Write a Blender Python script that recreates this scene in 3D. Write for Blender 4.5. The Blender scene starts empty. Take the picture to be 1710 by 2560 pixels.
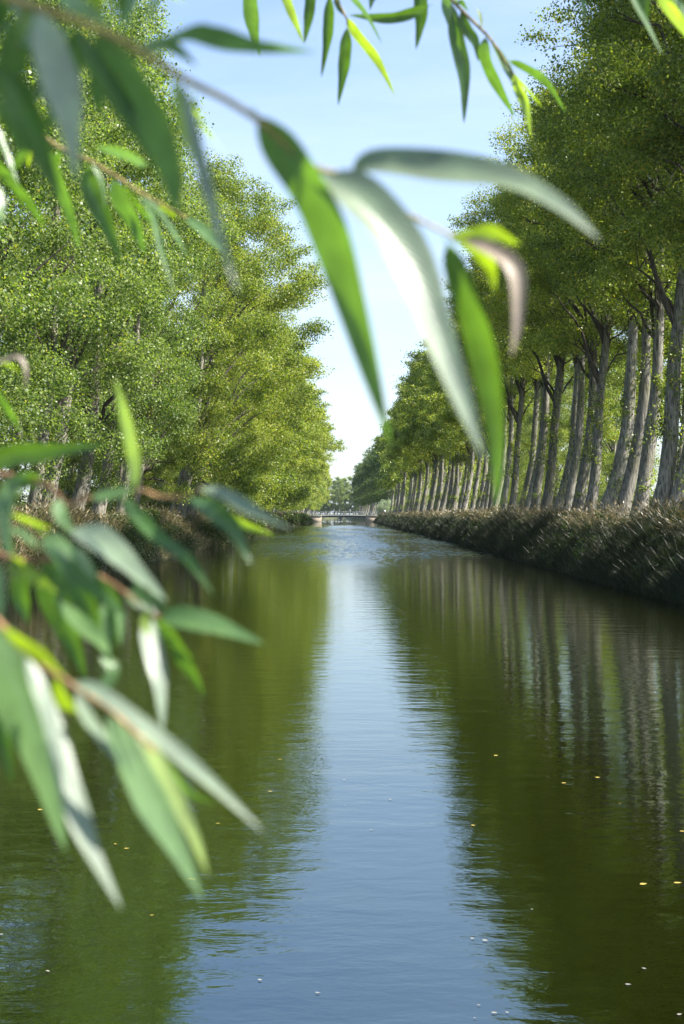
import bpy, math, random
import numpy as np
from mathutils import Vector, Matrix

R = math.radians
random.seed(5)
scene = bpy.context.scene
COL = scene.collection

# ------------------------------------------------------------------ camera model
F_PX = 3555.6            # focal length in pixels of the 1710x2560 photograph (50 mm on a 36 mm high frame)
CAM_H = 2.3
VPX, VPY = 858.0, 1285.0


def pix(x, y, d):
    """point at distance d (metres along the canal) seen at photograph pixel x, y"""
    return np.array([(x - VPX) / F_PX * d, d, CAM_H - (y - VPY) / F_PX * d])


SUN_EL, SUN_AZ = R(45.5), R(-11)      # azimuth measured from +X (right) towards +Y (away from the camera)
SUN = np.array([math.cos(SUN_EL) * math.cos(SUN_AZ), math.cos(SUN_EL) * math.sin(SUN_AZ), math.sin(SUN_EL)])
GZ = 1.85                # level of the towpaths above the water


# ------------------------------------------------------------------ object helpers
def tag(o, label=None, cat=None, group=None, kind=None):
    if label: o['label'] = label
    if cat: o['category'] = cat
    if group: o['group'] = group
    if kind: o['kind'] = kind
    return o


def empty(name, loc=(0, 0, 0), rz=0.0, scale=1.0):
    o = bpy.data.objects.new(name, None)
    COL.objects.link(o)
    o.location = loc
    o.rotation_euler = (0, 0, rz)
    o.scale = (scale,) * 3
    o.empty_display_size = 0.3
    return o


def mesh_obj(name, me, parent=None):
    o = bpy.data.objects.new(name, me)
    COL.objects.link(o)
    if parent is not None:
        o.parent = parent
    return o


def build_mesh(name, V, faces, mat, smooth=False, uv=None, mat_index=None):
    """faces: list of (n,k) int arrays"""
    me = bpy.data.meshes.new(name)
    V = np.asarray(V, np.float32)
    me.vertices.add(len(V))
    me.vertices.foreach_set('co', V.ravel())
    loops = np.concatenate([f.ravel() for f in faces]).astype(np.int32)
    sizes = np.concatenate([np.full(len(f), f.shape[1], np.int32) for f in faces])
    starts = np.concatenate([[0], np.cumsum(sizes)[:-1]]).astype(np.int32)
    me.loops.add(len(loops))
    me.loops.foreach_set('vertex_index', loops)
    me.polygons.add(len(sizes))
    me.polygons.foreach_set('loop_start', starts)
    me.polygons.foreach_set('loop_total', sizes)
    if smooth:
        me.polygons.foreach_set('use_smooth', np.ones(len(sizes), bool))
    if uv is not None:
        l = me.uv_layers.new(name='UVMap')
        l.data.foreach_set('uv', np.asarray(uv, np.float32)[loops].ravel())
    for m in (mat if isinstance(mat, (list, tuple)) else [mat]):
        me.materials.append(m)
    if mat_index is not None:
        me.polygons.foreach_set('material_index', np.asarray(mat_index, np.int32))
    me.update(calc_edges=True)
    me.validate()
    return me


class MB:
    """collects tubes, boxes and loose faces into one mesh"""
    def __init__(s):
        s.V, s.Q, s.T, s.n = [], [], [], 0

    def add(s, V, Q=None, T=None):
        V = np.asarray(V, float)
        if Q is not None and len(Q): s.Q.append(np.asarray(Q) + s.n)
        if T is not None and len(T): s.T.append(np.asarray(T) + s.n)
        s.V.append(V)
        s.n += len(V)

    def tube(s, P, rad, seg=8, cap=True, wob=None):
        P = np.asarray(P, float)
        rad = np.broadcast_to(np.asarray(rad, float), (len(P),))
        T = np.gradient(P, axis=0)
        T /= np.linalg.norm(T, axis=1)[:, None] + 1e-9
        up = np.array([0.02, 1, 0.05]) if abs(T[0][1]) < 0.8 else np.array([1, 0.03, 0.05])
        A = np.cross(T, up); A /= np.linalg.norm(A, axis=1)[:, None] + 1e-9
        B = np.cross(T, A)
        a = np.linspace(0, 2 * math.pi, seg, endpoint=False)
        ring = np.cos(a)[None, :, None] * A[:, None] + np.sin(a)[None, :, None] * B[:, None]
        rr = rad[:, None, None] * (1 if wob is None else wob[:, :, None])
        V = (P[:, None] + ring * rr).reshape(-1, 3)
        i = np.arange(len(P) - 1)[:, None] * seg
        j = np.arange(seg)[None]
        k = (j + 1) % seg
        Q = np.stack([i + j, i + k, i + seg + k, i + seg + j], -1).reshape(-1, 4)
        T3 = None
        if cap:
            n = len(V)
            V = np.vstack([V, P[0], P[-1]])
            jj = np.arange(seg); kk = (jj + 1) % seg
            b = (len(P) - 1) * seg
            T3 = np.vstack([np.stack([kk, jj, np.full(seg, n)], -1), np.stack([b + jj, b + kk, np.full(seg, n + 1)], -1)])
        s.add(V, Q, T3)

    def box(s, c, size, rz=0.0):
        h = np.asarray(size, float) / 2
        v = np.array([[x, y, z] for z in (-1, 1) for y in (-1, 1) for x in (-1, 1)], float) * h
        cz, sz = math.cos(rz), math.sin(rz)
        v = np.stack([v[:, 0] * cz - v[:, 1] * sz, v[:, 0] * sz + v[:, 1] * cz, v[:, 2]], -1) + np.asarray(c, float)
        s.add(v, [[0, 2, 3, 1], [4, 5, 7, 6], [0, 1, 5, 4], [2, 6, 7, 3], [0, 4, 6, 2], [1, 3, 7, 5]])

    def mesh(s, name, mat, smooth=False):
        f = []
        if s.Q: f.append(np.vstack(s.Q))
        if s.T: f.append(np.vstack(s.T))
        return build_mesh(name, np.vstack(s.V), f, mat, smooth)

    def build(s, name, mat, parent=None, smooth=False):
        return mesh_obj(name, s.mesh(name, mat, smooth), parent)


# ------------------------------------------------------------------ materials
def new_mat(name):
    m = bpy.data.materials.new(name)
    m.use_nodes = True
    nt = m.node_tree
    for n in list(nt.nodes):
        nt.nodes.remove(n)
    return m, nt


def N(nt, kind, **kw):
    n = nt.nodes.new(kind)
    for k, v in kw.items():
        if k in n.inputs:
            n.inputs[k].default_value = v
        else:
            setattr(n, k, v)
    return n


def ramp(nt, stops, fac=None, interp='LINEAR'):
    r = nt.nodes.new('ShaderNodeValToRGB')
    r.color_ramp.interpolation = interp
    e = r.color_ramp.elements
    while len(e) < len(stops):
        e.new(0.5)
    for el, (p, c) in zip(e, stops):
        el.position = p
        el.color = tuple(c) + (1,)
    if fac is not None:
        nt.links.new(fac, r.inputs['Fac'])
    return r


def math_node(nt, op, a, b=None, clamp=False):
    m = nt.nodes.new('ShaderNodeMath')
    m.operation = op
    m.use_clamp = clamp
    for i, v in enumerate((a, b)):
        if v is None: continue
        if isinstance(v, (int, float)): m.inputs[i].default_value = v
        else: nt.links.new(v, m.inputs[i])
    return m.outputs[0]


def mixc(nt, fac, a, b, blend='MIX'):
    m = nt.nodes.new('ShaderNodeMix')
    m.data_type = 'RGBA'
    m.blend_type = blend
    for i, v in ((0, fac), (6, a), (7, b)):
        if isinstance(v, (int, float)): m.inputs[i].default_value = v
        elif isinstance(v, tuple): m.inputs[i].default_value = v + (1,)
        else: nt.links.new(v, m.inputs[i])
    return m.outputs[2]


def leaf_material(name, stops, trans=(1.75, 1.95, 0.5), tmix=0.42, rough=0.42, spec=0.36, yellow=(0.0, (0.4, 0.27, 0.02)), big=0.35):
    """foliage: random colour per leaf, patches of tone through the crown, light through the blade"""
    m, nt = new_mat(name)
    geo = N(nt, 'ShaderNodeNewGeometry')
    oi = N(nt, 'ShaderNodeObjectInfo')
    tc = N(nt, 'ShaderNodeTexCoord')
    nz = N(nt, 'ShaderNodeTexNoise', Scale=big, Detail=2.0)
    nt.links.new(tc.outputs['Object'], nz.inputs['Vector'])
    rnd = geo.outputs['Random Per Island']
    f = math_node(nt, 'ADD', math_node(nt, 'MULTIPLY', rnd, 0.55), math_node(nt, 'MULTIPLY', nz.outputs['Fac'], 0.45))
    f = math_node(nt, 'ADD', f, math_node(nt, 'MULTIPLY', math_node(nt, 'SUBTRACT', oi.outputs['Random'], 0.5), 0.22), True)
    col = ramp(nt, stops, f).outputs['Color']
    if yellow[0] > 0:
        # a few turned leaves, more of them in some sprays
        y1 = math_node(nt, 'FRACT', math_node(nt, 'MULTIPLY', rnd, 37.3))
        th = math_node(nt, 'MULTIPLY', math_node(nt, 'POWER', nz.outputs['Fac'], 7.0), yellow[0] * 70)
        ym = math_node(nt, 'LESS_THAN', y1, th)
        col = mixc(nt, ym, col, yellow[1])
    p = N(nt, 'ShaderNodeBsdfPrincipled', Roughness=rough)
    p.inputs['Specular IOR Level'].default_value = spec
    nt.links.new(col, p.inputs['Base Color'])
    t = N(nt, 'ShaderNodeBsdfTranslucent')
    nt.links.new(mixc(nt, 1.0, col, trans, 'MULTIPLY'), t.inputs['Color'])
    mx = N(nt, 'ShaderNodeMixShader', Fac=tmix)
    nt.links.new(p.outputs[0], mx.inputs[1])
    nt.links.new(t.outputs[0], mx.inputs[2])
    out = N(nt, 'ShaderNodeOutputMaterial')
    nt.links.new(mx.outputs[0], out.inputs['Surface'])
    return m


POP_R = leaf_material('poplar_leaves', [(0.12, (0.036, 0.068, 0.013)), (0.45, (0.135, 0.182, 0.034)), (0.8, (0.34, 0.36, 0.09))],
                      yellow=(0.02, (0.38, 0.27, 0.03)))
POP_L = leaf_material('poplar_leaves_turning', [(0.12, (0.042, 0.080, 0.014)), (0.45, (0.150, 0.198, 0.036)), (0.8, (0.36, 0.375, 0.095))],
                      yellow=(0.035, (0.42, 0.36, 0.05)))
POP_SHADED = leaf_material('poplar_leaves_shaded', [(0.12, (0.022, 0.046, 0.016)), (0.45, (0.055, 0.092, 0.030)), (0.8, (0.12, 0.15, 0.055))])  # shade on the unlit sides beyond the bridge, put into the leaf colour
POP_G = leaf_material('poplar_leaves_green', [(0.12, (0.028, 0.062, 0.014)), (0.45, (0.090, 0.146, 0.036)), (0.8, (0.26, 0.31, 0.11))],
                      yellow=(0.015, (0.40, 0.36, 0.05)))
POP_FAR = leaf_material('poplar_leaves_far', [(0.1, (0.11, 0.15, 0.06)), (0.5, (0.18, 0.23, 0.09)), (0.9, (0.27, 0.31, 0.13))])  # sunlit haze of the far trees put into a paler leaf colour
WILLOW_BUSH = leaf_material('silver_leaves', [(0.1, (0.20, 0.26, 0.16)), (0.5, (0.32, 0.38, 0.26)), (0.9, (0.45, 0.50, 0.38))], trans=(1.1, 1.2, 0.8))
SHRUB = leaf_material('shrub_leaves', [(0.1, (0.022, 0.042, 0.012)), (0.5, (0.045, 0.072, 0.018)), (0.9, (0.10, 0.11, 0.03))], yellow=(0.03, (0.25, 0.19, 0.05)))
GRASS = leaf_material('bank_grass', [(0.10, (0.020, 0.036, 0.010)), (0.45, (0.045, 0.058, 0.018)), (0.62, (0.085, 0.068, 0.036)), (0.90, (0.18, 0.150, 0.075))],
                      trans=(1.2, 1.15, 0.7), tmix=0.3, big=0.5)
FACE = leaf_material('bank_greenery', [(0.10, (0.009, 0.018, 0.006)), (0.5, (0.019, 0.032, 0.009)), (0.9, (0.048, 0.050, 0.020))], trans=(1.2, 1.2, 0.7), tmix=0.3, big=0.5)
WEED = leaf_material('weed_leaves', [(0.1, (0.015, 0.032, 0.009)), (0.5, (0.034, 0.060, 0.017)), (0.9, (0.085, 0.11, 0.040))])
STRAW = leaf_material('dry_grass', [(0.10, (0.07, 0.058, 0.032)), (0.5, (0.15, 0.125, 0.065)), (0.9, (0.27, 0.225, 0.125))], trans=(1.1, 1.05, 0.8), tmix=0.3, big=0.5)
REED = leaf_material('reeds', [(0.10, (0.045, 0.070, 0.022)), (0.40, (0.095, 0.11, 0.040)), (0.60, (0.17, 0.14, 0.075)), (0.85, (0.32, 0.26, 0.16))],
                     trans=(1.2, 1.15, 0.7), tmix=0.3, big=0.5)


def bark_material(name, c0, c1, green=0.0):
    m, nt = new_mat(name)
    tc = N(nt, 'ShaderNodeTexCoord')
    mp = N(nt, 'ShaderNodeMapping')
    mp.inputs['Scale'].default_value = (1, 1, 0.16)
    nt.links.new(tc.outputs['Object'], mp.inputs['Vector'])
    v = N(nt, 'ShaderNodeTexNoise', Scale=14.0, Detail=5.0, Roughness=0.7)
    nt.links.new(mp.outputs[0], v.inputs['Vector'])
    b = N(nt, 'ShaderNodeTexNoise', Scale=0.9, Detail=3.0)
    nt.links.new(tc.outputs['Object'], b.inputs['Vector'])
    col = ramp(nt, [(0.36, c0), (0.60, c1)], v.outputs['Fac']).outputs['Color']
    oi = N(nt, 'ShaderNodeObjectInfo')
    tone = ramp(nt, [(0.0, (0.62, 0.60, 0.58)), (1.0, (1.12, 1.10, 1.05))], oi.outputs['Random']).outputs['Color']
    col = mixc(nt, 1.0, col, tone, 'MULTIPLY')
    if green:
        g = ramp(nt, [(0.45, (0, 0, 0)), (0.7, (green,) * 3)], b.outputs['Fac']).outputs['Color']
        col = mixc(nt, g, col, (0.10, 0.10, 0.04))
    p = N(nt, 'ShaderNodeBsdfPrincipled', Roughness=0.9)
    nt.links.new(col, p.inputs['Base Color'])
    bp = N(nt, 'ShaderNodeBump', Strength=0.9, Distance=0.05)
    nt.links.new(v.outputs['Fac'], bp.inputs['Height'])
    nt.links.new(bp.outputs[0], p.inputs['Normal'])
    out = N(nt, 'ShaderNodeOutputMaterial')
    nt.links.new(p.outputs[0], out.inputs['Surface'])
    return m


BARK = bark_material('poplar_bark', (0.034, 0.032, 0.029), (0.35, 0.33, 0.29), 0.6)
LIMB = bark_material('shaded_limb_bark', (0.030, 0.025, 0.020), (0.11, 0.092, 0.072))  # darker copy of the trunk bark: shade on the limbs is painted in
TWIG_WOOD = bark_material('stem_wood', (0.04, 0.03, 0.02), (0.12, 0.09, 0.06))


def plain(name, col, rough=0.7, noise=0.0, scale=4.0, spec=0.4, bump=0.0):
    m, nt = new_mat(name)
    p = N(nt, 'ShaderNodeBsdfPrincipled', Roughness=rough)
    p.inputs['Specular IOR Level'].default_value = spec
    tc = N(nt, 'ShaderNodeTexCoord')
    nz = N(nt, 'ShaderNodeTexNoise', Scale=scale, Detail=5.0, Roughness=0.65)
    nt.links.new(tc.outputs['Object'], nz.inputs['Vector'])
    lo = tuple(c * (1 - noise) for c in col)
    hi = tuple(min(1, c * (1 + noise)) for c in col)
    nt.links.new(ramp(nt, [(0.3, lo), (0.7, hi)], nz.outputs['Fac']).outputs['Color'], p.inputs['Base Color'])
    if bump:
        bp = N(nt, 'ShaderNodeBump', Strength=1.0, Distance=bump)
        nt.links.new(nz.outputs['Fac'], bp.inputs['Height'])
        nt.links.new(bp.outputs[0], p.inputs['Normal'])
    out = N(nt, 'ShaderNodeOutputMaterial')
    nt.links.new(p.outputs[0], out.inputs['Surface'])
    return m


def brick_material():
    m, nt = new_mat('pale_brick')
    tc = N(nt, 'ShaderNodeTexCoord')
    mp = N(nt, 'ShaderNodeMapping')
    mp.inputs['Rotation'].default_value = (R(90), 0, 0)
    nt.links.new(tc.outputs['Object'], mp.inputs['Vector'])
    b = N(nt, 'ShaderNodeTexBrick', Scale=2.2)
    b.inputs['Color1'].default_value = (0.30, 0.24, 0.16, 1)
    b.inputs['Color2'].default_value = (0.24, 0.18, 0.125, 1)
    b.inputs['Mortar'].default_value = (0.32, 0.28, 0.23, 1)
    nt.links.new(mp.outputs[0], b.inputs['Vector'])
    p = N(nt, 'ShaderNodeBsdfPrincipled', Roughness=0.85)
    nt.links.new(b.outputs['Color'], p.inputs['Base Color'])
    out = N(nt, 'ShaderNodeOutputMaterial')
    nt.links.new(p.outputs[0], out.inputs['Surface'])
    return m


def water_material():
    m, nt = new_mat('canal_water')
    tc = N(nt, 'ShaderNodeTexCoord')
    pos = tc.outputs['Object']

    def noise(sx, sy, scale, detail, rough=0.5, dist=0.0):
        mp = N(nt, 'ShaderNodeMapping')
        mp.inputs['Scale'].default_value = (sx, sy, 1)
        mp.inputs['Rotation'].default_value = (0, 0, R(random.uniform(-6, 6)))
        nt.links.new(pos, mp.inputs['Vector'])
        n = N(nt, 'ShaderNodeTexNoise', Scale=scale, Detail=detail, Roughness=rough, Distortion=dist)
        nt.links.new(mp.outputs[0], n.inputs['Vector'])
        return n.outputs['Fac']
    sep = N(nt, 'ShaderNodeSeparateXYZ')
    nt.links.new(pos, sep.inputs[0])
    # heights in metres
    swell = math_node(nt, 'MULTIPLY', noise(0.34, 1, 1.5, 2.0), 0.0062)
    rip = math_node(nt, 'MULTIPLY', noise(0.5, 1, 3.6, 4.0, 0.6, 0.3), 0.0050)
    # a breeze roughens patches of the surface in the middle distance
    patch = noise(1.0, 0.12, 0.22, 2.0)
    blot = noise(1.0, 0.25, 2.4, 4.0, 0.65)
    py = N(nt, 'ShaderNodeMapRange', interpolation_type='SMOOTHSTEP')
    py.inputs['From Min'].default_value = 48; py.inputs['From Max'].default_value = 84
    nt.links.new(sep.outputs['Y'], py.inputs['Value'])
    pz = N(nt, 'ShaderNodeMapRange', interpolation_type='SMOOTHSTEP')
    pz.inputs['From Min'].default_value = 330; pz.inputs['From Max'].default_value = 200
    nt.links.new(sep.outputs['Y'], pz.inputs['Value'])
    # the breeze reaches the open middle of the canal best
    ax = math_node(nt, 'DIVIDE', sep.outputs['X'], 6.5)
    mid = math_node(nt, 'MULTIPLY', math_node(nt, 'SUBTRACT', 1.0, math_node(nt, 'MULTIPLY', ax, ax), True), 0.13)
    pf = N(nt, 'ShaderNodeMapRange', interpolation_type='SMOOTHSTEP')
    pf.inputs['From Min'].default_value = 0.94; pf.inputs['From Max'].default_value = 1.2
    nt.links.new(math_node(nt, 'ADD', math_node(nt, 'ADD', patch, blot), mid), pf.inputs['Value'])
    breeze = math_node(nt, 'MULTIPLY', math_node(nt, 'MULTIPLY', py.outputs[0], pz.outputs[0]), pf.outputs[0])
    fine = math_node(nt, 'MULTIPLY', noise(0.7, 1, 5.0, 3.0, 0.6), math_node(nt, 'ADD', math_node(nt, 'MULTIPLY', breeze, 0.02), 0.0006))
    h = math_node(nt, 'ADD', math_node(nt, 'ADD', swell, rip), fine)
    bp = N(nt, 'ShaderNodeBump', Strength=1.0, Distance=1.0)
    nt.links.new(h, bp.inputs['Height'])
    p = N(nt, 'ShaderNodeBsdfPrincipled', IOR=2.8)
    p.inputs['Specular Tint'].default_value = (0.66, 0.92, 1.0, 1)
    p.inputs['Base Color'].default_value = (0.006, 0.0068, 0.0005, 1)
    nt.links.new(math_node(nt, 'ADD', math_node(nt, 'MULTIPLY', breeze, 0.31), 0.012), p.inputs['Roughness'])
    nt.links.new(bp.outputs[0], p.inputs['Normal'])
    out = N(nt, 'ShaderNodeOutputMaterial')
    nt.links.new(p.outputs[0], out.inputs['Surface'])
    return m


def ground_material():
    m, nt = new_mat('bank_earth')
    tc = N(nt, 'ShaderNodeTexCoord')
    n1 = N(nt, 'ShaderNodeTexNoise', Scale=0.25, Detail=6.0, Roughness=0.7)
    nt.links.new(tc.outputs['Object'], n1.inputs['Vector'])
    n2 = N(nt, 'ShaderNodeTexNoise', Scale=6.0, Detail=4.0)
    nt.links.new(tc.outputs['Object'], n2.inputs['Vector'])
    f = math_node(nt, 'ADD', math_node(nt, 'MULTIPLY', n1.outputs['Fac'], 0.6), math_node(nt, 'MULTIPLY', n2.outputs['Fac'], 0.4))
    c = ramp(nt, [(0.35, (0.035, 0.05, 0.015)), (0.5, (0.07, 0.08, 0.025)), (0.65, (0.13, 0.105, 0.05))], f)
    p = N(nt, 'ShaderNodeBsdfPrincipled', Roughness=0.95)
    nt.links.new(c.outputs['Color'], p.inputs['Base Color'])
    bp = N(nt, 'ShaderNodeBump', Strength=0.8, Distance=0.15)
    nt.links.new(n2.outputs['Fac'], bp.inputs['Height'])
    nt.links.new(bp.outputs[0], p.inputs['Normal'])
    out = N(nt, 'ShaderNodeOutputMaterial')
    nt.links.new(p.outputs[0], out.inputs['Surface'])
    return m


# ------------------------------------------------------------------ ground and water
def build_ground():
    xs = np.array([-3000, -600, -120, -40, -22, -15, -12.5, -11.6, -11, -10.4, -9.8, -9.2, -8.6, -6, 0, 6, 8.2, 8.7, 9.2, 9.8, 10.4, 11, 11.6, 13, 16, 24, 45, 130, 600, 3000], float)
    base = np.array([GZ] * 7 + [1.75, 1.5, 1.0, 0.45, -0.1, -0.6, -1.5, -1.6, -1.5, -0.6, -0.1, 0.55, 1.2, 1.65, 1.85, 1.9] + [GZ] * 7, float)
    ys = np.concatenate([np.arange(-60, 460, 1.6), np.arange(460, 880, 8), [884, 900, 1200, 3000, 6000]])
    rng = np.random.default_rng(3)
    n = rng.normal(0, 1, (len(ys), len(xs)))
    n = (n + np.roll(n, 1, 0) + np.roll(n, 2, 0)) / 2.2
    X = np.tile(xs, (len(ys), 1)) + n * 0.12 * (np.abs(xs) < 20) * (np.abs(xs) > 7)
    Z = np.tile(base, (len(ys), 1)) + np.roll(n, 5, 1) * 0.06 * (np.abs(xs) < 60)
    bend = np.clip((ys - 412) / 310, 0, 1.5)[:, None] * 5.2 * ((xs > 5) & (xs < 24))
    X = X - bend
    far = ys > 882
    Z[far] = GZ
    Y = np.tile(ys[:, None], (1, len(xs)))
    V = np.stack([X, Y, Z], -1).reshape(-1, 3)
    a = (np.arange(len(ys) - 1)[:, None] * len(xs) + np.arange(len(xs) - 1)[None]).ravel()
    Q = np.stack([a, a + 1, a + 1 + len(xs), a + len(xs)], -1)
    tag(mesh_obj('ground', build_mesh('ground', V, [Q], ground_material(), True)), kind='structure')
    w = build_mesh('canal_water', [[-13, -60, 0], [13, -60, 0], [13, 890, 0], [-13, 890, 0]], [np.array([[0, 1, 2, 3]])], water_material())
    tag(mesh_obj('canal_water', w), kind='structure')


build_ground()


# ------------------------------------------------------------------ foliage helper
def leaf_quads(P, Nrm, size, rng, asp=0.42):
    """one bent diamond per leaf"""
    n = len(P)
    Nrm = Nrm / (np.linalg.norm(Nrm, axis=1)[:, None] + 1e-9)
    a = rng.normal(0, 1, (n, 3))
    a[:, 2] -= 0.6
    T = a - (a * Nrm).sum(1)[:, None] * Nrm
    T /= np.linalg.norm(T, axis=1)[:, None] + 1e-9
    B = np.cross(Nrm, T)
    L = size * rng.uniform(0.7, 1.3, n)[:, None]
    v0 = P - T * L * 0.5
    v2 = P + T * L * 0.5
    v1 = P + B * L * asp - T * L * 0.08 + Nrm * L * 0.10
    v3 = P - B * L * asp - T * L * 0.08 + Nrm * L * 0.10
    V = np.stack([v0, v1, v2, v3], 1).reshape(-1, 3)
    Q = np.arange(4 * n).reshape(n, 4)
    return V, Q


def blob_leaves(centres, radii, counts, size, rng, flat=0.75, up=0.5):
    idx = np.repeat(np.arange(len(centres)), counts)
    d = rng.normal(0, 1, (len(idx), 3))
    d /= np.linalg.norm(d, axis=1)[:, None]
    r = rng.random(len(idx)) ** 0.45
    off = d * r[:, None] * radii[idx][:, None]
    off[:, 2] *= flat
    P = centres[idx] + off
    Nrm = rng.normal(0, 0.75, P.shape) + d * 0.7 + np.array([0, 0, up])
    return leaf_quads(P, Nrm, size, rng)


# ------------------------------------------------------------------ poplars
def tree_meshes(seed, H=24.5, hb=9.0, Rx=5.0, Ry=3.8, sweep=1.3, lean=0.03, cx=0.0, leaves=46000, size=0.105, clumps=150, mat=None, boughs=20, forks=0,
                r0=0.36, low=0.0, shoots=12, seg=12, limbs=18):
    rng = np.random.default_rng(seed)

    def axis(z):
        z = np.asarray(z, float)
        return np.stack([sweep * (1 - np.exp(-z / 4.5)) + lean * z + 0.10 * np.sin(z * 0.55 + seed) * np.minimum(1, z / 4), 0.14 * np.sin(z * 0.4 + seed * 1.7) * np.minimum(1, z / 4), z], -1)
    # trunk
    zt = np.concatenate([[-0.35, 0, 0.25, 0.6, 1.0, 1.6], np.arange(2.4, H * 0.86, 0.9)])
    A = axis(zt)
    A[0] = [axis(0)[0], axis(0)[1], -0.35]
    rad = r0 * (1 - np.clip(zt, 0, None) / (H * 0.9)) ** 0.75 * (1 + 0.55 * np.exp(-np.clip(zt, 0, None) / 0.5))
    rad = np.maximum(rad, 0.035)
    wob = 1 + 0.05 * rng.normal(0, 1, (len(zt), seg)) + 0.06 * np.sin(np.arange(seg)[None] * 2.1 + zt[:, None] * 0.8)
    mb = MB()
    mb.tube(A, rad, seg, wob=wob)
    n_trunk = (len(zt) - 1) * seg
    # crown clumps
    nB = boughs
    tb = np.sort(rng.beta(1.15, 1.2, nB))
    tb = 0.5 * tb + 0.5 * (np.arange(nB) + 0.5) / nB

    def prof_of(t):
        return (np.sin(math.pi * np.clip(t, 0.02, 0.985) ** 0.78)) ** 0.6
    pb = np.arange(nB) * 2.399 + rng.normal(0, 0.5, nB)
    lobe = 0.86 + 0.16 * np.sin(2 * pb + 5 * tb + seed) + rng.normal(0, 0.10, nB)
    rb_ = rng.uniform(0.5, 0.86, nB) * lobe * prof_of(tb)
    rb_[-1] *= 0.3
    zb = hb + tb * (H - hb)
    CB = axis(zb)
    CB[:, 0] += np.cos(pb) * rb_ * Rx + cx * np.sin(math.pi * np.clip(tb * 0.9 + 0.1, 0, 1))
    CB[:, 1] += np.sin(pb) * rb_ * Ry
    if low:
        k = np.cos(pb) > -0.3
        CB[k, 2] -= low * np.clip(1 - tb[k] * 1.6, 0, 1)
    RB_ = rng.uniform(1.0, 1.7, nB) * (1.12 if low else 1) * (Rx / 5.0) ** 0.5
    own = rng.choice(nB, clumps, p=RB_ ** 2 / (RB_ ** 2).sum())
    nC = clumps
    dd = rng.normal(0, 1, (nC, 3)); dd /= np.linalg.norm(dd, axis=1)[:, None]
    C = CB[own] + dd * (rng.random(nC) ** 0.5)[:, None] * RB_[own][:, None] * np.array([1, 1, 0.72])
    # a thin inner filling round the stem
    k = rng.random(nC) < 0.08
    tz = rng.uniform(0.1, 0.92, nC)
    inner = axis(hb + tz * (H - hb)) + rng.normal(0, 1, (nC, 3)) * np.array([0.22 * Rx, 0.22 * Ry, 0.3])
    C[k] = inner[k]
    ax_ = axis(C[:, 2])
    rho = np.hypot((C[:, 0] - ax_[:, 0]) / Rx, (C[:, 1] - ax_[:, 1]) / Ry)
    cr = rng.uniform(0.5, 1.05, nC) * (1 + 0.25 * (size > 0.2))
    w = cr ** 2.4 * rng.uniform(0.5, 1.3, nC)
    cnt = np.maximum(3, (w / w.sum() * leaves * 0.93).astype(int))
    V1, Q1 = blob_leaves(C, cr, cnt, size, rng)
    # loose sprays standing out of the outline
    out = np.argsort(-rho)[:max(8, nC // 3)]
    k = rng.choice(out, max(8, nC // 2))
    ax = axis(C[k, 2])
    d = C[k] - ax
    d[:, 2] = rng.uniform(0.0, 1.8, len(k))
    d /= np.linalg.norm(d, axis=1)[:, None] + 1e-6
    Ptip = C[k] + d * (cr[k] * rng.uniform(0.9, 1.7, len(k)))[:, None]
    mm = max(4, int(leaves * 0.07 / len(k)))
    s = rng.random((len(k), mm, 1)) ** 0.7
    SP = C[k][:, None] + (Ptip - C[k])[:, None] * s + rng.normal(0, 0.17, (len(k), mm, 3))
    SP = SP.reshape(-1, 3)
    V2, Q2 = leaf_quads(SP, rng.normal(0, 1, SP.shape) + [0, 0, 0.4], size, rng)
    crown = build_mesh('crown', np.vstack([V1, V2]), [np.vstack([Q1, Q2 + len(V1)])], mat)
    # limbs: from the trunk out to clumps
    order = rng.permutation(nB)[:limbs]
    for n_, c in enumerate(order):
        tip = CB[c]
        out_d = math.hypot(tip[0] - axis(tip[2])[0], tip[1])
        z0 = max(hb * 0.82, tip[2] - out_d * rng.uniform(0.7, 1.25) - 0.8)
        z0 = min(z0, H * 0.8)
        if n_ < forks: z0 = hb * rng.uniform(0.72, 1.0)
        st = axis(z0)
        dl = tip - st
        m1 = st + dl * np.array([0.34, 0.34, rng.uniform(0.55, 0.9)]) + rng.normal(0, 0.22, 3)
        u = np.linspace(0, 1, 8)[:, None]
        P = (1 - u) ** 2 * st + 2 * u * (1 - u) * m1 + u * u * tip
        P[1:-1] += rng.normal(0, 0.10, (6, 3))
        rb = min(0.17, 0.05 + 0.022 * out_d)
        if n_ < forks: rb = r0 * rng.uniform(0.30, 0.44)
        mb.tube(P, np.linspace(rb, 0.018, 8), 6, cap=False)
        for _ in range(3):   # side twigs
            q = rng.integers(3, 7)
            e = P[q] + rng.normal(0, 0.9, 3) + [0, 0, 0.5]
            u2 = np.linspace(0, 1, 4)[:, None]
            mb.tube(P[q] + (e - P[q]) * u2 + np.array([0, 0, 0.15]) * np.sin(u2 * 3.1), np.linspace(0.028, 0.008, 4), 4, cap=False)
    trunk = mb.mesh('trunk', [BARK, LIMB], True)
    mi = np.zeros(len(trunk.polygons), np.int32)
    mi[n_trunk:len(np.vstack(mb.Q))] = 1
    trunk.polygons.foreach_set('material_index', mi)
    sh = None
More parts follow.
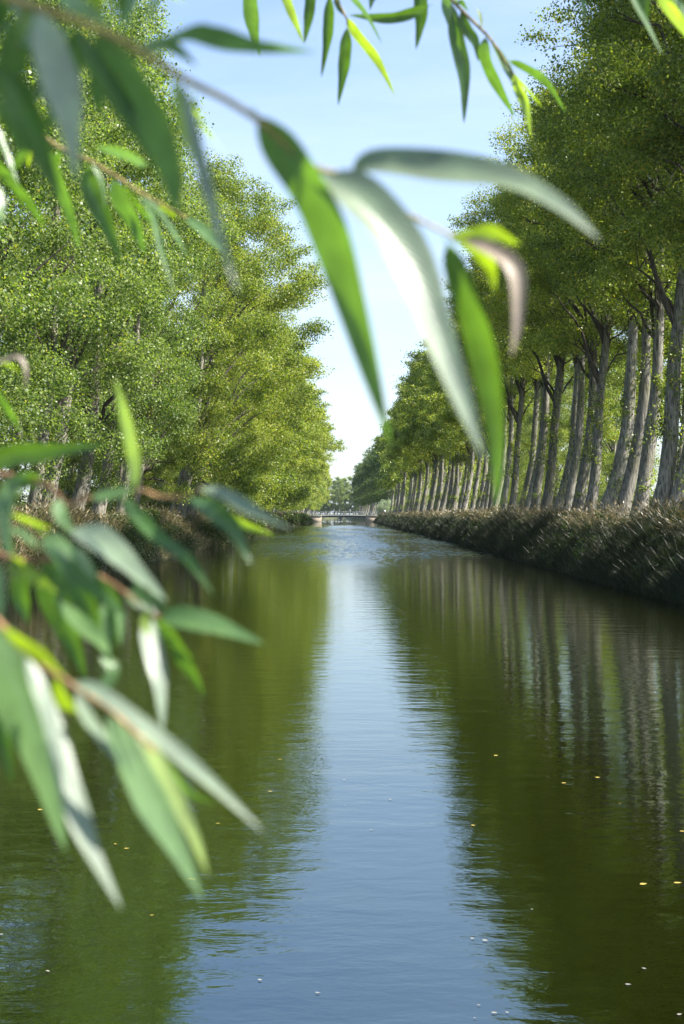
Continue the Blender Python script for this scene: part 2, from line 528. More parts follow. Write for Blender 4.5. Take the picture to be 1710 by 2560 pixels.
    if shoots:
        zz = rng.uniform(1.5, max(hb, 3.0), shoots)
        P = axis(zz)
        a = rng.uniform(0, 2 * math.pi, shoots)
        rr = r0 * 0.9
        P[:, 0] += np.cos(a) * rr; P[:, 1] += np.sin(a) * rr
        cr = rng.uniform(0.18, 0.5, shoots)
        n = np.maximum(6, (leaves * 0.0011 * (cr / 0.3) ** 2.0).astype(int))
        V, Q = blob_leaves(P, cr, n, size * 0.95, rng, flat=1.5)
        sh = build_mesh('trunk_foliage', V, [Q], mat)
    return trunk, crown, sh


RN = [tree_meshes(11 + i, mat=POP_R, H=24.5 + (i % 2) * 1.2, hb=9.0 + 0.6 * (i % 3), Rx=5.5, cx=-1.3, sweep=0.9 + 0.45 * (i % 3), r0=0.33, forks=2, shoots=20, leaves=52000, clumps=205, boughs=20) for i in range(4)]
RB = [tree_meshes(31 + i, mat=POP_R, H=20.0, hb=1.2, Rx=4.6, Ry=4.4, r0=0.27, leaves=32000, size=0.12, clumps=170, boughs=26, shoots=8) for i in range(2)]
RBF = [tree_meshes(37 + i, mat=POP_R, H=20.0, hb=1.0, Rx=5.4, Ry=6.0, r0=0.27, leaves=7000, size=0.32, clumps=120, boughs=26, seg=6, limbs=3, shoots=0) for i in range(2)]
RS = tree_meshes(35, mat=POP_R, H=19.0, hb=6.2, Rx=4.0, Ry=4.0, r0=0.2, leaves=20000, size=0.115, clumps=110, boughs=22, shoots=10)
RM = [tree_meshes(41 + i, mat=POP_R, leaves=16000, size=0.19, clumps=160, hb=8.6, Rx=5.5, cx=-1.3, seg=8, limbs=10, forks=2, shoots=14) for i in range(3)]
RF = [tree_meshes(51 + i, mat=POP_R, leaves=5600, size=0.34, clumps=110, hb=6.5, Rx=5.6, cx=-0.6, seg=6, limbs=5, shoots=5) for i in range(2)]
RD = [tree_meshes(57 + i, mat=POP_SHADED, leaves=6000, size=0.34, clumps=120, hb=4.5, Rx=6.0, cx=-0.8, seg=6, limbs=5, shoots=0) for i in range(2)]
LN = [tree_meshes(61 + i, mat=POP_G, H=25.0, hb=4.6, Rx=4.9, Ry=4.1, cx=0.6, low=1.0, leaves=58000, clumps=260, boughs=31, shoots=8, limbs=24) for i in range(4)]
LW = [tree_meshes(71 + i, mat=POP_L, H=24.0, hb=3.6, Rx=6.4, Ry=4.8, cx=2.8, sweep=1.7, lean=0.05, low=2.2, leaves=64000, size=0.115, clumps=310, boughs=32, shoots=6, limbs=30) for i in range(3)]
LM = [tree_meshes(81 + i, mat=POP_L, H=25.0, hb=3.6, Rx=6.3, Ry=4.6, cx=2.8, sweep=1.7, lean=0.05, low=2.2, leaves=23000, size=0.20, clumps=240, boughs=32, seg=8, limbs=14, shoots=5) for i in range(3)]
LF = [tree_meshes(91 + i, mat=POP_L, H=24.0, hb=3.6, Rx=5.6, Ry=4.6, cx=1.2, leaves=7500, size=0.36, clumps=130, boughs=26, seg=6, limbs=5, shoots=0) for i in range(2)]
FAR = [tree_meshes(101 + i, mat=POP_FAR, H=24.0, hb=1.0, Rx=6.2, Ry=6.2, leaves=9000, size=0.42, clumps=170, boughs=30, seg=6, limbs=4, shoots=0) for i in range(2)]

ORD = ['first', 'second', 'third', 'fourth', 'fifth', 'sixth', 'seventh', 'eighth', 'ninth', 'tenth', 'eleventh', 'twelfth']


def plant(meshes, x, y, rz, sc, label, group):
    e = empty('poplar_tree', (x, y, GZ), rz, sc)
    tag(e, label, 'tree', group)
    tr = mesh_obj('trunk', meshes[0], e)
    g_ = rt.uniform(0.70, 1.05)
    tr.scale = (g_, g_, 1)
    mesh_obj('crown', meshes[1], e)
    if meshes[2] is not None:
        mesh_obj('trunk_foliage', meshes[2], e)
    return e


rt = random.Random(8)
# right bank, front row: trunk places read off the photograph at X = 12.5 m
near_px = [1775, 1712, 1672, 1640, 1593, 1546, 1502, 1467, 1438, 1412, 1383, 1356, 1332, 1314, 1294, 1273, 1254]
dist = [34.0, 38.2, 42.5, 46.5]
spots = [(12.6 + rt.uniform(-0.3, 0.3), d) for d in dist]
for px in near_px:
    X = 12.5 + rt.uniform(-0.25, 0.25)
    spots.append((X, X * F_PX / (px - VPX)))
d = spots[-1][1] + 4.2
while d < 245:
    spots.append((12.5 + rt.uniform(-0.5, 0.5), d)); d += rt.uniform(3.7, 4.9)
while d < 392:
    spots.append((12.5 + rt.uniform(-0.5, 0.5), d)); d += rt.uniform(6.0, 8.0)
d += 14
while d < 720:
    spots.append((12.8 - 5.2 * (d - 400) / 320 + rt.uniform(-0.5, 0.5), d)); d += rt.uniform(8.5, 11.0)
trait = ['with a thick grey trunk leaning right', 'with a dark bare trunk', 'with a pale sunlit trunk', 'with a forked trunk', 'with leaf tufts on its trunk']
for i, (x, y) in enumerate(spots):
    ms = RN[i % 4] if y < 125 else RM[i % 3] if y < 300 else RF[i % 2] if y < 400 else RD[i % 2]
    k = i - 5
    if 0 <= k < 12:
        lab = 'front-row poplar on the right bank, %s trunk in from the right edge' % ORD[k]
        grp = 'front row of poplars on the right bank'
    elif y < 60:
        lab, grp = 'poplar on the right bank whose crown only reaches in at the right edge', 'poplars at the right edge of the view'
    elif y < 400:
        lab, grp = 'slender poplar deep in the front row on the right bank, before the bridge', 'poplars along the middle of the right bank'
    else:
        lab, grp = 'dark distant poplar on the right bank beyond the bridge', 'poplars on the right bank beyond the bridge'
    sc = rt.uniform(0.92, 1.08) * (0.80 if 124 < y < 176 else 1.0)
    plant(ms, x, y, rt.uniform(-0.35, 0.35), sc, lab, grp)
for x, d in ((18.5, 80.5), (19.0, 96.0), (18.2, 109.0), (19.8, 87.0), (17.6, 73.0), (19.5, 66.5)):
    plant(RS, x, d, rt.uniform(-0.6, 0.6), rt.uniform(0.9, 1.05), 'thin sparse poplar standing alone behind the thick right bank trunks', 'thin poplars behind the right bank trunks')
d = 150.0
while d < 860:
    x = 29.0 + rt.uniform(-1.5, 1.5)
    plant((RB if d < 260 else RBF)[int(d) % 2], x, d, rt.uniform(-0.6, 0.6), rt.uniform(0.9, 1.08), 'low-branched sunlit poplar in the hedge row behind the right bank trunks', 'back row of poplars behind the right bank')
    d += rt.uniform(6.0, 8.0) if d < 260 else rt.uniform(9, 11) if d < 430 else rt.uniform(12, 15)

# left bank
d, i = 33.0, 0
while d < 720:
    if d < 88: ms = LN[i % 4]
    elif d < 135: ms = LW[i % 3]
    elif d < 290: ms = LM[i % 3]
    else: ms = LF[i % 2]
    x = -13.2 + rt.uniform(-0.9, 0.7)
    sc = rt.uniform(0.88, 1.06)
    if 92 < d < 108: x, sc = -11.2, 1.02
    if d < 52:
        lab, grp = 'leafy poplar at the left edge, crown behind the blurred willow leaves', 'poplars at the left edge of the view'
    elif d < 88:
        lab, grp = 'tall green poplar on the near left bank, leaves hanging almost to the reeds', 'poplars along the near left bank'
    elif d < 135:
        lab, grp = 'broad yellowing poplar arching its dark limbs over the water from the left bank', 'broad poplars arching over the left side of the canal'
    elif d < 392:
        lab, grp = 'yellow-green poplar further down the left bank, before the bridge', 'poplars along the middle of the left bank'
    else:
        lab, grp = 'dark distant poplar on the left bank beyond the bridge', 'poplars on the left bank beyond the bridge'
    plant(ms, x, d, rt.uniform(-0.3, 0.3), sc, lab, grp)
    i += 1
    if 375 < d < 395: d = 408
    d += rt.uniform(5.8, 8.2) if d < 140 else rt.uniform(6.5, 9.0) if d < 290 else rt.uniform(8.5, 11.5)
d = 40.0
while d < 200:
    plant(RB[int(d) % 2], -20.5 + rt.uniform(-1, 1), d, rt.uniform(-3, 3), rt.uniform(0.95, 1.1), 'dark poplar of the second row, glimpsed behind the left bank crowns', 'second row of poplars behind the left bank')
    d += rt.uniform(5.5, 7.5)

# trees that close the view where the canal bends
for k in range(33):
    x = -32 + (k % 11) * 6.0 + (k // 11) * 2.0 + rt.uniform(-0.8, 0.8)
    plant(FAR[k % 2], x, 900 + rt.uniform(-6, 6) + (k // 11) * 22, rt.uniform(-3, 3), rt.uniform(0.92, 1.05),
          'pale green poplar closing the view at the far bend of the canal', 'poplars across the far bend of the canal')


# ------------------------------------------------------------------ bank vegetation
def blades(name, mat, X, Y, Z, L, W, lean, rng, plume=0.0):
    """bent two-piece blades; some carry a seed head"""
    n = len(X)
    az = rng.uniform(0, 2 * math.pi, n)
    side = np.stack([np.cos(az), np.sin(az), np.zeros(n)], -1)
    lx = lean[0] + 0.30 * np.sin(X * 1.9 + Y * 0.7) * np.sin(Y * 0.31 + 1.0)
    ly = lean[1] + 0.30 * np.sin(Y * 1.3 + X * 0.8 + 2.0)
    dirv = np.stack([lx + rng.normal(0, 0.36, n), ly + rng.normal(0, 0.34, n), np.ones(n)], -1)
    dirv /= np.linalg.norm(dirv, axis=1)[:, None]
    P0 = np.stack([X, Y, Z], -1)
    P1 = P0 + dirv * (L * 0.55)[:, None]
    d2 = dirv + np.stack([lean[0] * 0.9 + rng.normal(0, 0.28, n), rng.normal(0, 0.25, n), -0.25 * np.ones(n)], -1)
    d2 /= np.linalg.norm(d2, axis=1)[:, None]
    P2 = P1 + d2 * (L * 0.45)[:, None]
    w = (W / 2)[:, None] * side
    V = np.stack([P0 - w * 0.6, P0 + w * 0.6, P1 + w, P1 - w, P2], 1).reshape(-1, 3)
    b = np.arange(n) * 5
    Q = np.stack([b, b + 1, b + 2, b + 3], -1)
    T = np.stack([b + 3, b + 2, b + 4], -1)
    Vs, Qs, Ts = [V], [Q], [T]
    if plume:
        k = np.where(rng.random(n) < plume)[0]
        c, dd, s = P2[k], d2[k], side[k]
        pl = (L[k] * rng.uniform(0.12, 0.22, len(k)))[:, None]
        pw = (W[k] * rng.uniform(1.2, 2.2, len(k)))[:, None]
        c2 = c - dd * pl * 0.3
        Vp = np.stack([c2, c2 + dd * pl * 0.45 + s * pw, c2 + dd * pl * 1.3 + [0.02, 0, -0.02], c2 + dd * pl * 0.45 - s * pw], 1).reshape(-1, 3)
        Vs.append(Vp); Qs.append(np.arange(len(Vp)).reshape(-1, 4) + len(V))
    me = build_mesh(name, np.vstack(Vs), [np.vstack(Qs), np.vstack(Ts)], mat)
    return mesh_obj(name, me)


def right_z(X):
    return np.interp(X, [8.2, 8.7, 9.2, 9.8, 10.4, 11, 11.6, 13], [-0.6, -0.1, 0.55, 1.2, 1.65, 1.85, 1.9, GZ])


def left_z(X):
    return np.interp(X, [-15, -12.5, -11.6, -11, -10.4, -9.8, -9.2, -8.6], [GZ, GZ, 1.75, 1.5, 1.0, 0.45, -0.1, -0.6])


rg = np.random.default_rng(77)


def bank_sample(n, x0, x1, y0, y1, power=1.0):
    Y = y0 + (y1 - y0) * rg.random(n) ** power
    X = x0 + (x1 - x0) * rg.random(n)
    return X, Y


# tussocks give the bank an uneven top
def tussock(X, Y):
    return 0.42 + 0.5 * np.sin(Y * 0.21 + 2) * np.sin(Y * 0.083) + 0.30 * np.sin(Y * 0.9 + np.sin(X * 2.0) * 1.3) * np.sin(Y * 0.37 + 1) + 0.25 * np.sin(Y * 2.3 + X * 3)


for (n, y0, y1, W) in ((60000, 26, 95, 0.020), (42000, 95, 200, 0.036), (30000, 200, 410, 0.065)):
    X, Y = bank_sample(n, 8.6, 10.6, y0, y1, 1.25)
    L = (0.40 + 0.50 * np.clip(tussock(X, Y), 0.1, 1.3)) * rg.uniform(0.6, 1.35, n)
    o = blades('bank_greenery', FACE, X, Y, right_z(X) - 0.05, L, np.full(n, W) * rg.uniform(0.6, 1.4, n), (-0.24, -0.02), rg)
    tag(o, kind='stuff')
for (n, y0, y1, W) in ((60000, 26, 95, 0.016), (42000, 95, 200, 0.03), (30000, 200, 410, 0.055)):
    X, Y = bank_sample(n, 10.15, 12.2, y0, y1, 1.25)
    L = (0.26 + 0.52 * np.clip(tussock(X, Y), 0.05, 1.4)) * rg.uniform(0.6, 1.35, n)
    L *= np.where(X > 11.2, 0.75, 1.0)
    o = blades('bank_grass', GRASS, X, Y, right_z(X) - 0.05, L, np.full(n, W) * rg.uniform(0.6, 1.4, n), (-0.28, -0.02), rg, plume=0.35)
    tag(o, kind='stuff')
for (n, y0, y1, W) in ((4200, 28, 100, 0.016), (3500, 100, 260, 0.034)):
    X, Y = bank_sample(n, 10.1, 11.9, y0, y1, 1.2)
    keep = np.sin(Y * 1.1 + np.sin(X * 3)) + np.sin(Y * 0.43) > -0.3
    X, Y = X[keep], Y[keep]
    L = rg.uniform(0.6, 1.15, len(X))
    o = blades('tall_grass', STRAW, X, Y, right_z(X) - 0.05, L, np.full(len(X), W) * rg.uniform(0.6, 1.4, len(X)), (-0.35, -0.05), rg, plume=0.9)
    tag(o, kind='stuff')
for (n, y0, y1, W) in ((70000, 30, 110, 0.018), (50000, 110, 230, 0.034), (35000, 230, 410, 0.06)):
    X, Y = bank_sample(n, -12.6, -9.15, y0, y1, 1.2)
    L = (0.35 + 0.55 * np.clip(tussock(X + 3, Y * 0.8), 0.1, 1.4)) * rg.uniform(0.6, 1.4, n)
    o = blades('bank_reeds', REED, X, Y, left_z(X) - 0.05, L, np.full(n, W) * rg.uniform(0.6, 1.4, n), (0.12, -0.04), rg, plume=0.4)
    tag(o, kind='stuff')
# short turf under the trees
for sgn, nm in ((1, 'towpath_grass'), (-1, 'towpath_grass')):
    X, Y = bank_sample(26000, 11.8, 24, 32, 260, 1.5)
    o = blades(nm, GRASS, X * sgn, Y, np.full(len(X), GZ - 0.04), rg.uniform(0.12, 0.4, len(X)), np.full(len(X), 0.04), (0, 0), rg)
    tag(o, kind='stuff')


def weeds(x0, x1, y0, y1, zf, n, per, size, mat, rng):
    Y = y0 + (y1 - y0) * rng.random(n) ** 1.3
    X = rng.uniform(x0, x1, n)
    C = np.stack([X, Y, zf(X) + rng.uniform(0.1, 0.55, n)], -1)
    V, Q = blob_leaves(C, rng.uniform(0.18, 0.5, n), np.full(n, per), size, rng, flat=0.8)
    tag(mesh_obj('bank_weeds', build_mesh('bank_weeds', V, [Q], mat)), kind='stuff')


weeds(8.7, 10.9, 27, 120, right_z, 420, 60, 0.075, WEED, rg)
weeds(8.7, 10.9, 120, 400, right_z, 500, 22, 0.15, WEED, rg)
weeds(-11.6, -9.2, 32, 130, left_z, 420, 60, 0.075, WEED, rg)
weeds(-11.6, -9.2, 130, 400, left_z, 450, 22, 0.15, WEED, rg)


def shrub_mesh(seed, w, h, leaves, size, mat, clumps=26, upright=0.0):
    rng = np.random.default_rng(seed)
    a = rng.uniform(0, 2 * math.pi, clumps)
    z = h * (0.12 + 0.78 * rng.random(clumps) ** 0.9)
    prof = np.sqrt(np.clip(1 - (z / h - 0.38) ** 2 / 0.42, 0.05, 1))
    r = np.sqrt(rng.random(clumps)) * w / 2 * prof
    C = np.stack([np.cos(a) * r, np.sin(a) * r, z], -1)
    cr = rng.uniform(0.16, 0.3, clumps) * w * 0.8
    cnt = np.maximum(4, (cr ** 2 / (cr ** 2).sum() * leaves).astype(int))
    V, Q = blob_leaves(C, cr, cnt, size, rng, flat=0.9 + upright)
    fol = build_mesh('foliage', V, [Q], mat)
    mb = MB()
    for c in C[rng.permutation(clumps)[:9]]:
        u = np.linspace(0, 1, 5)[:, None]
        st = np.array([rng.normal(0, 0.08), rng.normal(0, 0.08), -0.2])
        m1 = np.array([c[0] * 0.3, c[1] * 0.3, c[2] * 0.6])
        mb.tube((1 - u) ** 2 * st + 2 * u * (1 - u) * m1 + u * u * c, np.linspace(0.035, 0.008, 5) * (h / 2), 5)
    return fol, mb.mesh('stem', TWIG_WOOD, True)


def shrub(name, ms, loc, rz, sc, label, cat, group=None):
    e = empty(name, loc, rz, sc)
    tag(e, label, cat, group)
    mesh_obj('foliage', ms[0], e)
    mesh_obj('stem', ms[1], e)
    return e


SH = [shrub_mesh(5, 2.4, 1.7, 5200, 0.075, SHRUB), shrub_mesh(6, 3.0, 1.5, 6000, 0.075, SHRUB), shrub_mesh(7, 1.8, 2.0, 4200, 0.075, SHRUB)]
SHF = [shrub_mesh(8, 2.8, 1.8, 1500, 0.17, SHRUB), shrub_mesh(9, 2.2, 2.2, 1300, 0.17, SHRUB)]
left_shrubs = [
    (-9.7, 52, 0.9, 0, 'low dark bush at the waterline, half hidden by the blurred willow leaves'),
    (-9.6, 61, 1.0, 1, 'olive bush leaning over the water on the near left bank'),
    (-10.0, 72, 1.1, 2, 'round dark bush among the reeds on the left bank'),
    (-9.5, 79, 0.95, 0, 'low bush at the water edge with pale twigs in front'),
    (-9.4, 98, 1.15, 1, 'wide dark green bush overhanging the left waterline'),
    (-9.6, 107, 0.9, 2, 'small bush next to the wide bush on the left waterline'),
    (-9.5, 128, 1.2, 1, 'bush on the left bank halfway to the bridge'),
]
for (x, y, s, v, lab) in left_shrubs:
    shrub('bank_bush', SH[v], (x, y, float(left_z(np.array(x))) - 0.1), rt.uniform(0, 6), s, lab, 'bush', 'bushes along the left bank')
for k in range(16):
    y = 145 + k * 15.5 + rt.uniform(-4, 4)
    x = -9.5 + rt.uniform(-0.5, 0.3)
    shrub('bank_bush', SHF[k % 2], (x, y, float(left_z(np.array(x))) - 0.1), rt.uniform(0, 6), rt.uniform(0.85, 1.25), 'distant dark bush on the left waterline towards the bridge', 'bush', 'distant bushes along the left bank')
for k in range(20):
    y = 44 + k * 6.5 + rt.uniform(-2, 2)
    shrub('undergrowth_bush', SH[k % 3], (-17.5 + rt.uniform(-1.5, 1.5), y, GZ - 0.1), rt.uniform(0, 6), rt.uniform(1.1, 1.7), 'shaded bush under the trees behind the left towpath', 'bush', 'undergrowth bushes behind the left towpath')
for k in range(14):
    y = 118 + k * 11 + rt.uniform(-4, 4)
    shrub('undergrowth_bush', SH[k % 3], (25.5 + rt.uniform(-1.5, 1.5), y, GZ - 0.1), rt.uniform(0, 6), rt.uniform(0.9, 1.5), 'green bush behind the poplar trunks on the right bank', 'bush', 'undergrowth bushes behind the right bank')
shrub('willow_bush', shrub_mesh(15, 4.4, 4.6, 6500, 0.16, WILLOW_BUSH, 40), (11.3, 385, GZ - 0.2), 0.4, 1.0,
      'silvery white willow bush beside the right end of the bridge', 'bush')

# the low wood across the fields on the right and left
rw = np.random.default_rng(4)
for x0, x1, y0, y1 in ((95, 300, 330, 560), (-300, -90, 300, 560)):
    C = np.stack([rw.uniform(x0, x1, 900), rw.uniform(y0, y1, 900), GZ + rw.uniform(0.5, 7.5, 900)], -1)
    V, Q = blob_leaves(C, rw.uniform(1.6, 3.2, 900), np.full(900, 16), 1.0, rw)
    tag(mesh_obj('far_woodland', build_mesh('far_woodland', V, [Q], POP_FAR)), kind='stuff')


# ------------------------------------------------------------------ bridge
def bridge():
    D = 405.0
    e = empty('canal_bridge', (0, D, 0))
    tag(e, 'low dark bridge with pale railings and brick abutments across the canal', 'bridge')
    brick = brick_material()
    dark = plain('dark_steel', (0.045, 0.047, 0.05), 0.6, 0.3)
    conc = plain('concrete_coping', (0.22, 0.21, 0.19), 0.85, 0.35)
    rail = plain('pale_paint', (0.22, 0.23, 0.23), 0.6, 0.3)
    xl, xr = -6.1, 6.3
    for x0, x1 in ((-9.6, xl), (xr, 9.6)):
        b = MB()
        b.box(((x0 + x1) / 2, 0, 0.55), (x1 - x0, 5.6, 2.3))
        o = b.build('abutment', brick, e)
        c = MB(); c.box(((x0 + x1) / 2, 0, 1.79), (x1 - x0 + 0.16, 5.8, 0.17)); c.build('coping', conc, o)
    d = MB()
    xs = np.linspace(xl - 0.2, xr + 0.2, 13)
    zt = 1.93 + 0.13 * (1 - (np.linspace(-1, 1, 13)) ** 2)
    for i in range(12):
        v = []
        for x, z in ((xs[i], zt[i]), (xs[i + 1], zt[i + 1])):
            v += [[x, -2.5, z - 0.3], [x, 2.5, z - 0.3], [x, 2.5, z], [x, -2.5, z]]
        d.add(v, [[0, 4, 5, 1], [1, 5, 6, 2], [2, 6, 7, 3], [3, 7, 4, 0]])
    d.build('deck', plain('deck_concrete', (0.22, 0.22, 0.21), 0.85, 0.25), e)
    for y in (-2.1, -0.7, 0.7, 2.1):
        g = MB()
        for i in range(12):
            v = []
            for x, z in ((xs[i], zt[i] - 0.303), (xs[i + 1], zt[i + 1] - 0.303)):
                v += [[x, y - 0.14, z - 0.36], [x, y + 0.14, z - 0.36], [x, y + 0.14, z], [x, y - 0.14, z]]
            g.add(v, [[0, 4, 5, 1], [1, 5, 6, 2], [2, 6, 7, 3], [3, 7, 4, 0]])
        g.build('girder', dark, e)
    for y in (-2.42, 2.42):
        r = MB()
        X = np.linspace(-9.6, 9.6, 21)
        Z = np.where(np.abs(X) > 6.4, 1.88, np.interp(X, xs, zt))
        for h, rad in ((1.0, 0.045), (0.72, 0.02), (0.45, 0.02), (0.18, 0.025)):
            r.tube(np.stack([X, np.full(21, y), Z + h], -1), rad, 6)
        o = r.build('railing', rail, e)
        p = MB()
        for x, z in zip(X, Z):
            p.tube([[x, y, z - 0.02], [x, y, z + 1.03]], 0.045, 6)
        p.build('railing_posts', rail, o)


bridge()


# ------------------------------------------------------------------ people (tiny, near the bridge and on the towpath)
SKIN = plain('skin', (0.50, 0.33, 0.25), 0.6, 0.05)
HAIR = plain('hair', (0.05, 0.035, 0.025), 0.7, 0.2)
DARK_CLOTH = plain('dark_cloth', (0.03, 0.035, 0.05), 0.85, 0.15)
SHOE = plain('shoe', (0.04, 0.04, 0.04), 0.6)


def figure(loc, rz, pose, top, legs, label, cap=None, group=None):
    """pose: joint name -> (x, y, z), facing -Y; skin modifier, then one continuous mesh coloured by body region"""
    J = pose
    names = list(J)
    idx = {n: i for i, n in enumerate(names)}
    E = [('pelvis', 'waist'), ('waist', 'chest'), ('chest', 'neck'), ('neck', 'head'), ('head', 'crown')]
    for s in 'lr':
        E += [('chest', 'sh' + s), ('sh' + s, 'el' + s), ('el' + s, 'wr' + s), ('wr' + s, 'hd' + s), ('pelvis', 'hp' + s), ('hp' + s, 'kn' + s), ('kn' + s, 'an' + s), ('an' + s, 'to' + s)]
    rad = dict(pelvis=0.14, waist=0.13, chest=0.15, neck=0.055, head=0.088, crown=0.075, sh=0.065, el=0.045, wr=0.03, hd=0.036, hp=0.095, kn=0.06, an=0.042, to=0.04)
    me = bpy.data.meshes.new('body')
    me.from_pydata([J[n] for n in names], [(idx[a], idx[b]) for a, b in E], [])
    tmp = bpy.data.objects.new('body', me)
    COL.objects.link(tmp)
    sk = tmp.modifiers.new('skin', 'SKIN')
    for n, v in zip(names, me.skin_vertices[0].data):
        r = rad.get(n, rad.get(n[:2], 0.05))
        v.radius = (r, r)
        v.use_root = (n == 'pelvis')
    ss = tmp.modifiers.new('sub', 'SUBSURF'); ss.levels = 1; ss.render_levels = 1
    dg = bpy.context.evaluated_depsgraph_get()
    body = bpy.data.meshes.new_from_object(tmp.evaluated_get(dg))
    bpy.data.objects.remove(tmp)
    body.materials.clear()
    for m in (SKIN, top, legs, SHOE, HAIR):
        body.materials.append(m)
    pts = np.array([J[n] for n in names])
    reg = {'head': 0, 'crown': 4, 'neck': 0, 'chest': 1, 'waist': 1, 'pelvis': 2}
    for p in body.polygons:
        c = np.array(p.center)
        n = names[int(np.argmin(((pts - c) ** 2).sum(1)))]
        m = reg.get(n)
        if m is None:
            m = {'sh': 1, 'el': 1, 'wr': 0, 'hd': 0, 'hp': 2, 'kn': 2, 'an': 2, 'to': 3}[n[:2]]
        p.material_index = m
        p.use_smooth = True
    o = bpy.data.objects.new('person', body)
    COL.objects.link(o)
    o.location = loc
    o.rotation_euler = (0, 0, rz)
    tag(o, label, 'person', group)
    if cap is not None:
        h = np.array(J['crown']); b = MB()
        a = np.linspace(0, math.pi / 2, 5)
        b.tube([h + [0, 0.01, 0.02 + 0.095 * math.sin(t)] for t in a], [0.118 * math.cos(t * 0.97) for t in a], 10)
        b.build('helmet', cap, o, True)
    return o


STAND = dict(pelvis=(0, 0, 0.93), waist=(0, 0, 1.1), chest=(0, 0.01, 1.33), neck=(0, 0, 1.5), head=(0, -0.02, 1.6), crown=(0, -0.01, 1.7),
             shl=(0.19, 0.01, 1.42), ell=(0.25, 0.03, 1.14), wrl=(0.25, -0.05, 0.9), hdl=(0.24, -0.08, 0.8),
             shr=(-0.19, 0.01, 1.42), elr=(-0.25, 0.03, 1.14), wrr=(-0.25, -0.05, 0.9), hdr=(-0.24, -0.08, 0.8),
             hpl=(0.1, 0, 0.88), knl=(0.11, -0.06, 0.48), anl=(0.11, 0.02, 0.08), tol=(0.12, -0.14, 0.04),
             hpr=(-0.1, 0, 0.88), knr=(-0.11, 0.02, 0.48), anr=(-0.11, 0.14, 0.09), tor=(-0.12, -0.02, 0.04))
RIDE = dict(pelvis=(0, 0.12, 0.98), waist=(0, 0.05, 1.14), chest=(0, -0.08, 1.36), neck=(0, -0.17, 1.52), head=(0, -0.22, 1.61), crown=(0, -0.22, 1.71),
            shl=(0.19, -0.10, 1.43), ell=(0.25, -0.28, 1.22), wrl=(0.24, -0.44, 1.07), hdl=(0.24, -0.50, 1.05),
            shr=(-0.19, -0.10, 1.43), elr=(-0.25, -0.28, 1.22), wrr=(-0.24, -0.44, 1.07), hdr=(-0.24, -0.50, 1.05),
            hpl=(0.1, 0.08, 0.94), knl=(0.11, -0.32, 0.80), anl=(0.11, -0.12, 0.46), tol=(0.12, -0.26, 0.40),
            hpr=(-0.1, 0.08, 0.94), knr=(-0.11, -0.22, 0.62), anr=(-0.11, 0.02, 0.22), tor=(-0.12, -0.13, 0.17))
WHITE = plain('white_cloth', (0.78, 0.77, 0.76), 0.8, 0.06)
PALE_BLUE = plain('pale_blue_cloth', (0.42, 0.56, 0.72), 0.8, 0.08)
PINK = plain('pink_cloth', (0.80, 0.52, 0.58), 0.8, 0.06)
figure((14.2, 236, GZ), 0.05, RIDE, PALE_BLUE, DARK_CLOTH, 'cyclist in pale blue with a white helmet between the right bank trunks', WHITE)
figure((11.05, 378, GZ), 0.2, STAND, WHITE, DARK_CLOTH, 'walker in a white top in front of the silvery willow bush')
figure((-13.9, 398, GZ), -0.1, STAND, PINK, DARK_CLOTH, 'walker in a pink top under the trees left of the bridge')
figure((-13.1, 396, GZ), -0.2, STAND, DARK_CLOTH, DARK_CLOTH, 'walker in dark clothes with a white cap left of the bridge', WHITE)


def bicycle(loc, rz):
    e = empty('bicycle', loc, rz)
    tag(e, 'dark bicycle ridden along the right towpath by the cyclist in pale blue', 'bicycle')
    steel = plain('bike_paint', (0.05, 0.06, 0.08), 0.35)
    rub = plain('rubber', (0.02, 0.02, 0.02), 0.8)
    a = np.linspace(0, 2 * math.pi, 25)
    for y in (-0.55, 0.5):
        w = MB(); w.tube(np.stack([np.zeros(25), y + 0.33 * np.cos(a), 0.35 + 0.33 * np.sin(a)], -1), 0.018, 6, cap=False)
        o = w.build('wheel', rub, e)
        s = MB()
        for t in np.linspace(0, math.pi, 7)[:-1]:
            s.tube([[0, y - 0.31 * math.cos(t), 0.35 - 0.31 * math.sin(t)], [0, y + 0.31 * math.cos(t), 0.35 + 0.31 * math.sin(t)]], 0.003, 4)
        s.build('spokes', steel, o)
    f = MB()
    bb, seat, head, rear, front = [0, 0.02, 0.30], [0, 0.13, 0.86], [0, -0.38, 0.90], [0, 0.5, 0.35], [0, -0.55, 0.35]
    for p, q in ((bb, seat), (bb, head), (seat, head), (seat, rear), (bb, rear), (head, front)):
        f.tube([p, q], 0.017, 6)
    f.build('frame', steel, e)
    h = MB(); h.tube([[0, -0.38, 0.9], [0, -0.40, 1.03]], 0.014, 6); h.tube([[-0.27, -0.48, 1.04], [0, -0.40, 1.03], [0.27, -0.48, 1.04]], 0.014, 6); h.build('handlebar', steel, e)
    s = MB(); s.tube([[0, -0.02, 0.885], [0, 0.1, 0.89], [0, 0.24, 0.89]], [0.02, 0.05, 0.075], 8); s.build('saddle', rub, e)


bicycle((14.2, 236, GZ), 0.05)


